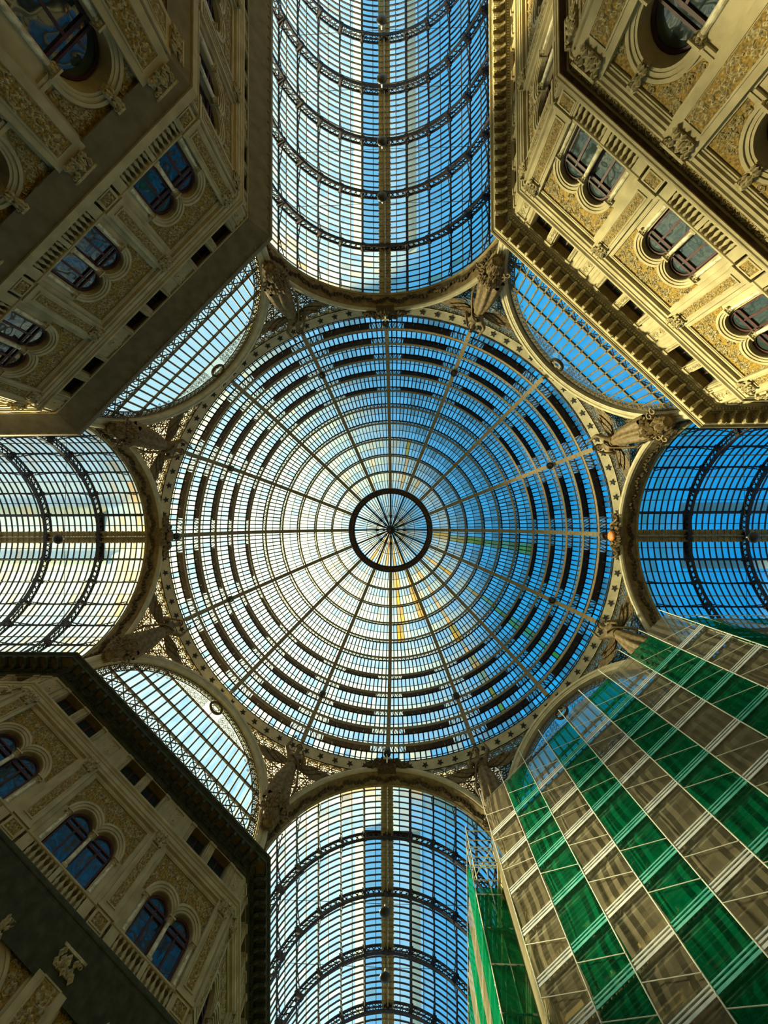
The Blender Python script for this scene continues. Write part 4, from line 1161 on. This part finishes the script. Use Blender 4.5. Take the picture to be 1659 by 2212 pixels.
# ------------------------------------------------------------------ crown ornaments on the axes, dome spotlights, globe lamps
def crown(ang, label, kind):
    A = thing('keystone_ornament', label, 'ornament', 'carved ornaments on the arch crowns', Rz(ang))
    m = MB(); rnd = random.Random(6)
    m.box(-.7, .7, 17.75, 18.3, 31.7, 32.7)
    for k in range(130):
        x = (rnd.random()*2-1)*1.6; z = 32.15 + (rnd.random()*2-1)*.75*(1-abs(x)/2.0)
        icon(m, (x, 17.8 - .1*rnd.random() + .1*abs(x), z), .12+.1*rnd.random())
    for sg in (-1, 1):
        P = [(sg*(.5+.1*t), 17.75, 32.2 + .45*math.sin(t*.55)) for t in range(14)]; m.tube(P, [.14-.008*t for t in range(14)], 6)
    m.build('foliage_cluster', 'leaf' if kind == 'cross' else 'bronze', A)
    if kind == 'cross':
        m = MB(); m.box(-.06, .06, 17.42, 17.5, 31.75, 32.65); m.box(-.30, .30, 17.42, 17.5, 32.22, 32.34); m.build('cross', 'cross', A)
    else:
        m = MB(); m.lathe([(.5, 0), (.52, .1), (.3, .2), (.05, .24)], (0, 0, 0), 20)
        o = m.build('shell_medallion', 'shell' if kind == 'shell' else 'bronze', A, True, Tr(0, 17.62, 32.25) @ Matrix.Rotation(R(90), 4, 'X') @ Matrix.Scale(.8, 4, (1, 0, 0)))
    # small lantern hung at the ring
    m = MB(); m.lathe([(.03, .9), (.12, .8), (.26, .55), (.3, .2), (.28, .05), (.1, 0), (.05, -.1)], (0, 17.35, 32.6), 14)
    m.bar((0, 17.35, 33.5), (0, 18.3, 33.5), .05, .05); m.build('hanging_lantern', 'lamp', A)
crown(PI, 'dark carved crown ornament with pale cross, top of the dome ring', 'cross')
crown(0, 'dark carved crown ornament with pale cross, bottom of the dome ring', 'cross')
crown(-PI/2, 'sunlit shell medallion with orange glow painted in, right side of the dome ring', 'shell')
crown(PI/2, 'shadowed carved medallion, left side of the dome ring', 'plain')

SPN = ['lower right, nearer the right-hand vault', 'lower right, nearer the bottom vault', 'lower left, nearer the bottom vault', 'lower left, nearer the left-hand vault',
       'upper left, nearer the left-hand vault', 'upper left, nearer the top vault', 'upper right, nearer the top vault', 'upper right, nearer the right-hand vault']
sl = None
for k, va in enumerate(VA):
    M = Matrix.Translation(sp(17.9, TH[3], va))
    lab = 'round black spotlight on the dome rib, ' + SPN[k]
    if sl is None:
        sl = thing('dome_spotlight', lab, 'spotlight', 'spotlights on the dome ribs', M)
        m = MB(); m.lathe([(.30, -.12), (.33, -.08), (.33, .02), (.22, .12), (.12, .3)], (0, 0, 0), 20); m.build('housing', 'lamp', sl, False)
        m = MB(); m.lathe([(.20, -.135), (.22, -.125)], (0, 0, 0), 16); m.build('lens', 'winglass', sl)
        m = MB(); m.bar((0, 0, .1), (0, 0, .5), .06, .06); m.build('bracket', 'domeiron', sl)
    else: clone(sl, M, label=lab)

gl_ = None
ORD = ['first', 'second', 'third', 'fourth']
def globe(x, y, lab, along):
    global gl_
    M = Tr(x, y, 27.55) @ Rz(along)
    if gl_ is None:
        gl_ = thing('globe_lamp', lab, 'lamp', 'dark globe lamps hung under the vault ridges', M)
        m = MB(); m.lathe([(.02, -.17)] + [(.36*math.cos(R(t)), .16*math.sin(R(t))) for t in range(-70, 71, 14)] + [(.02, .17)], (0, 0, 0), 20); m.build('globe', 'lamp', gl_, True)
        m = MB(); m.lathe([(.12, .13), (.14, .18), (.07, .3), (.05, .5)], (0, 0, 0), 10); m.build('cap', 'cross', gl_)
        m = MB(); m.bar((0, 0, .5), (0, 0, 3.8), .02, .02); m.bar((-7.3, 0, .62), (0, 0, .55), .02, .02); m.bar((0, 0, .55), (7.3, 0, .62), .02, .02); m.build('suspension_wire', 'lamp', gl_)
    else: clone(gl_, M, label=lab)
for i, y in enumerate((23.5, 27.4, 31.8, 36.0)): globe(-.05, -y, 'dark globe lamp under the top vault, %s out from the dome' % ORD[i], 0)
for i, y in enumerate((24.6, 28.8)): globe(-.05, y, 'dark globe lamp under the bottom vault, %s out from the dome' % ORD[i], 0)
globe(24.1, -.04, 'dark globe lamp under the blue right-hand vault', PI/2)
globe(-22.7, -.04, 'dark globe lamp under the stained left-hand vault', PI/2)

# ------------------------------------------------------------------ scaffolding, lower right
Sf = thing('scaffolding', 'tall tube scaffold wrapped in green and grey striped netting, lower right', 'scaffolding', None,
           Tr(15.75*math.cos(R(45)), 15.75*math.sin(R(45)), 0) @ Rz(R(135)))
# local: x runs along the facade. Positive local x points to the lower left of the picture
Minv = Sf.matrix_basis.inverted()
def wl_(x, y, z): return Minv @ Vector((x, y, z))
k2 = math.sqrt(.5)
def dg_(s, D, z): return wl_((D + s)*k2, (D - s)*k2, z)           # s>0 towards the right-hand arm
EDGE = [-7.1 + 1.815*i for i in range(10)]
LV = [25.05, 23.25, 21.5, 19.93, 18.15, 16.4, 14.75, 13.1, 11.4, 9.7, 8.0, 6.2, 4.4, 2.6]
TOPN = [25.9, 25.75, 25.55, 25.65, 26.2, 25.95, 25.85, 26.0, 26.4]
def net(pf, w, zt, z0, col, seed):
    """pf(u, out) -> local point fn for u in 0..1 along, out = bulge"""
    m = MB(); rnd = random.Random(seed); nu, nz = 8, 44; ph = rnd.random()*6
    def pt(i, j):
        u = i/nu; z = z0 + (zt-z0)*j/nz
        b = .03*math.sin(u*PI*7 + ph + z*.4) + .07*abs(math.sin(z*PI/3.45 + ph*.3))*math.sin(PI*u)
        u2 = u + (.035*math.sin(z*1.8 + ph) if 0 < i < nu else .03*math.sin(z*1.75))
        return pf(u2, b, z)
    for i in range(nu):
        for j in range(nz): m.quad(pt(i, j), pt(i+1, j), pt(i+1, j+1), pt(i, j+1))
    m.build('netting_strip', 'netgreen' if col else 'netgrey', Sf, True)
for i in range(9):
    a, b = EDGE[i], EDGE[i+1]
    net(lambda u, o_, z, a=a, b=b: dg_(a+(b-a)*u, 15.78 - o_, z), 1.8, TOPN[i], .5, i % 2 == 1, i)
# return along the bottom arm (x = 5.1) and its end face, and link to the main run
YS = [19.2 + 1.8*i for i in range(9)]
for i in range(8):
    net(lambda u, o_, z, i=i: wl_(5.05 - o_, YS[i] + 1.8*u, z), 1.8, 25.1, .5, i % 2 == 0, 30+i)
net(lambda u, o_, z: wl_(5.05 + 1.7*u, 19.2 - o_, z), 1.7, 23.6, .5, True, 50)
net(lambda u, o_, z: wl_(6.1 + .5*u, 16.25 + 2.95*u, z), 3.0, 24.6, .5, False, 51)
XS = [17.65 + 1.8*i for i in range(8)]
for i in range(7):
    net(lambda u, o_, z, i=i: wl_(XS[i] + 1.8*u, 4.62 - o_, z), 1.8, 25.1, .5, i % 2 == 0, 60+i)
def tubes(name, P, r=.028):
    m = MB(); m.bar(P[0], P[1], r*2, r*2) if False else m.tube([P[0], P[1]], r, 6); m.build(name, 'steel', Sf)
for i, s in enumerate(EDGE):
    tubes('standard', (dg_(s, 15.64, 0), dg_(s, 15.64, 26.95)), .028); tubes('standard', (dg_(s, 16.75, 0), dg_(s, 16.75, 25.6)))
for y in YS: tubes('standard', (wl_(5.12, y, 0), wl_(5.12, y, 25.9))); tubes('standard', (wl_(6.0, y, 0), wl_(6.0, y, 25.2)))
for x in XS: tubes('standard', (wl_(x, 4.68, 0), wl_(x, 4.68, 26.3))); tubes('standard', (wl_(x, 5.6, 0), wl_(x, 5.6, 25.2)))
a, b = EDGE[0], EDGE[-1]
for li, z in enumerate(LV):
    m = MB()
    if z < 25:
        for q, (d0, d1) in enumerate(((15.80, 15.90), (15.95, 16.03), (16.08, 16.16))):
            m.cur = 0; P = [dg_(a, d0, z), dg_(b, d0, z), dg_(b, d1, z), dg_(a, d1, z)]
            m.prism([tuple(p) for p in P], (0, 0, .07))
        m.cur = 0
        for h0, h1 in ((0, .085), (.14, .19), (.25, .29)):
            for i in range(9):
                m.cur = 2 if i % 2 else 0
                m.prism([tuple(dg_(EDGE[i], 15.63, z+h0)), tuple(dg_(EDGE[i+1], 15.63, z+h0)), tuple(dg_(EDGE[i+1], 15.63, z+h1)), tuple(dg_(EDGE[i], 15.63, z+h1))], Minv.to_3x3() @ Vector((.02, .02, 0)))
            m.cur = 0
            m.prism([tuple(wl_(5.08, 19.2, z+h0)), tuple(wl_(5.08, 33.5, z+h0)), tuple(wl_(5.08, 33.5, z+h1)), tuple(wl_(5.08, 19.2, z+h1))], Minv.to_3x3() @ Vector((.02, 0, 0)))
        m.cur = 1
        for q in range(5):
            d0 = 16.21 + q*.17; P = [dg_(a, d0, z+.03), dg_(b, d0, z+.03), dg_(b, d0+.11, z+.03), dg_(a, d0+.11, z+.03)]
            m.prism([tuple(p) for p in P], (0, 0, .05))
        # arms
        for q in range(4):
            d0 = 5.15 + q*.22
            m.prism([tuple(wl_(x, y, z)) for x, y in ((d0, 19.2), (d0+.16, 19.2), (d0+.16, 33.5), (d0, 33.5))], (0, 0, .05))
            d0 = 4.72 + q*.22
            m.prism([tuple(wl_(x, y, z)) for x, y in ((17.6, d0), (17.6, d0+.16), (30, d0+.16), (30, d0))], (0, 0, .05))
        m.build('deck', ['deck', 'deckdark', 'teal'], Sf)
    m = MB()
    for h in (.5, 1.0):
        m.tube([dg_(a, 15.84, z+h), dg_(b, 15.84, z+h)], .022, 5)
    m.tube([wl_(5.1, 19.2, z+1.0), wl_(5.1, 33.5, z+1.0)], .025, 5); m.tube([wl_(17.6, 4.66, z+1.0), wl_(30, 4.66, z+1.0)], .025, 5)
    for s in EDGE: m.tube([dg_(s, 15.82, z), dg_(s, 16.75, z)], .022, 5)
    m.tube([wl_(5.1, 19.2, z), wl_(6.7, 19.2, z)], .04, 5)
    m.build('ledger', 'steel', Sf)
nbr = 0
for li, (z1, z0) in enumerate(zip(LV, LV[1:])):
    for i in range(9):
        if (i*2 + li) % 3 != 0 or li < 3:
            if nbr < 95: tubes('brace', (dg_(EDGE[i], 15.62, z1-.3), dg_(EDGE[i+1], 15.62, z0+.55)), .017); nbr += 1
m = MB()
for x in (5.12, 6.7):
    m.tube([wl_(x, 19.2, 22), wl_(x, 19.2, 26.6)], .035, 6); m.tube([wl_(x, 18.2, 23), wl_(x, 18.2, 26.6)], .035, 6)
for z in (24.1, 24.9, 25.6, 26.3): m.tube([wl_(5.12, 19.2, z), wl_(6.7, 19.2, z)], .03, 5); m.tube([wl_(5.12, 18.2, z), wl_(6.7, 18.2, z)], .03, 5); m.tube([wl_(5.12, 18.2, z), wl_(5.12, 19.2, z)], .03, 5)
m.tube([wl_(5.12, 19.2, 24.1), wl_(6.7, 19.2, 26.3)], .03, 5)
m.build('guard_frame', 'steel', Sf)
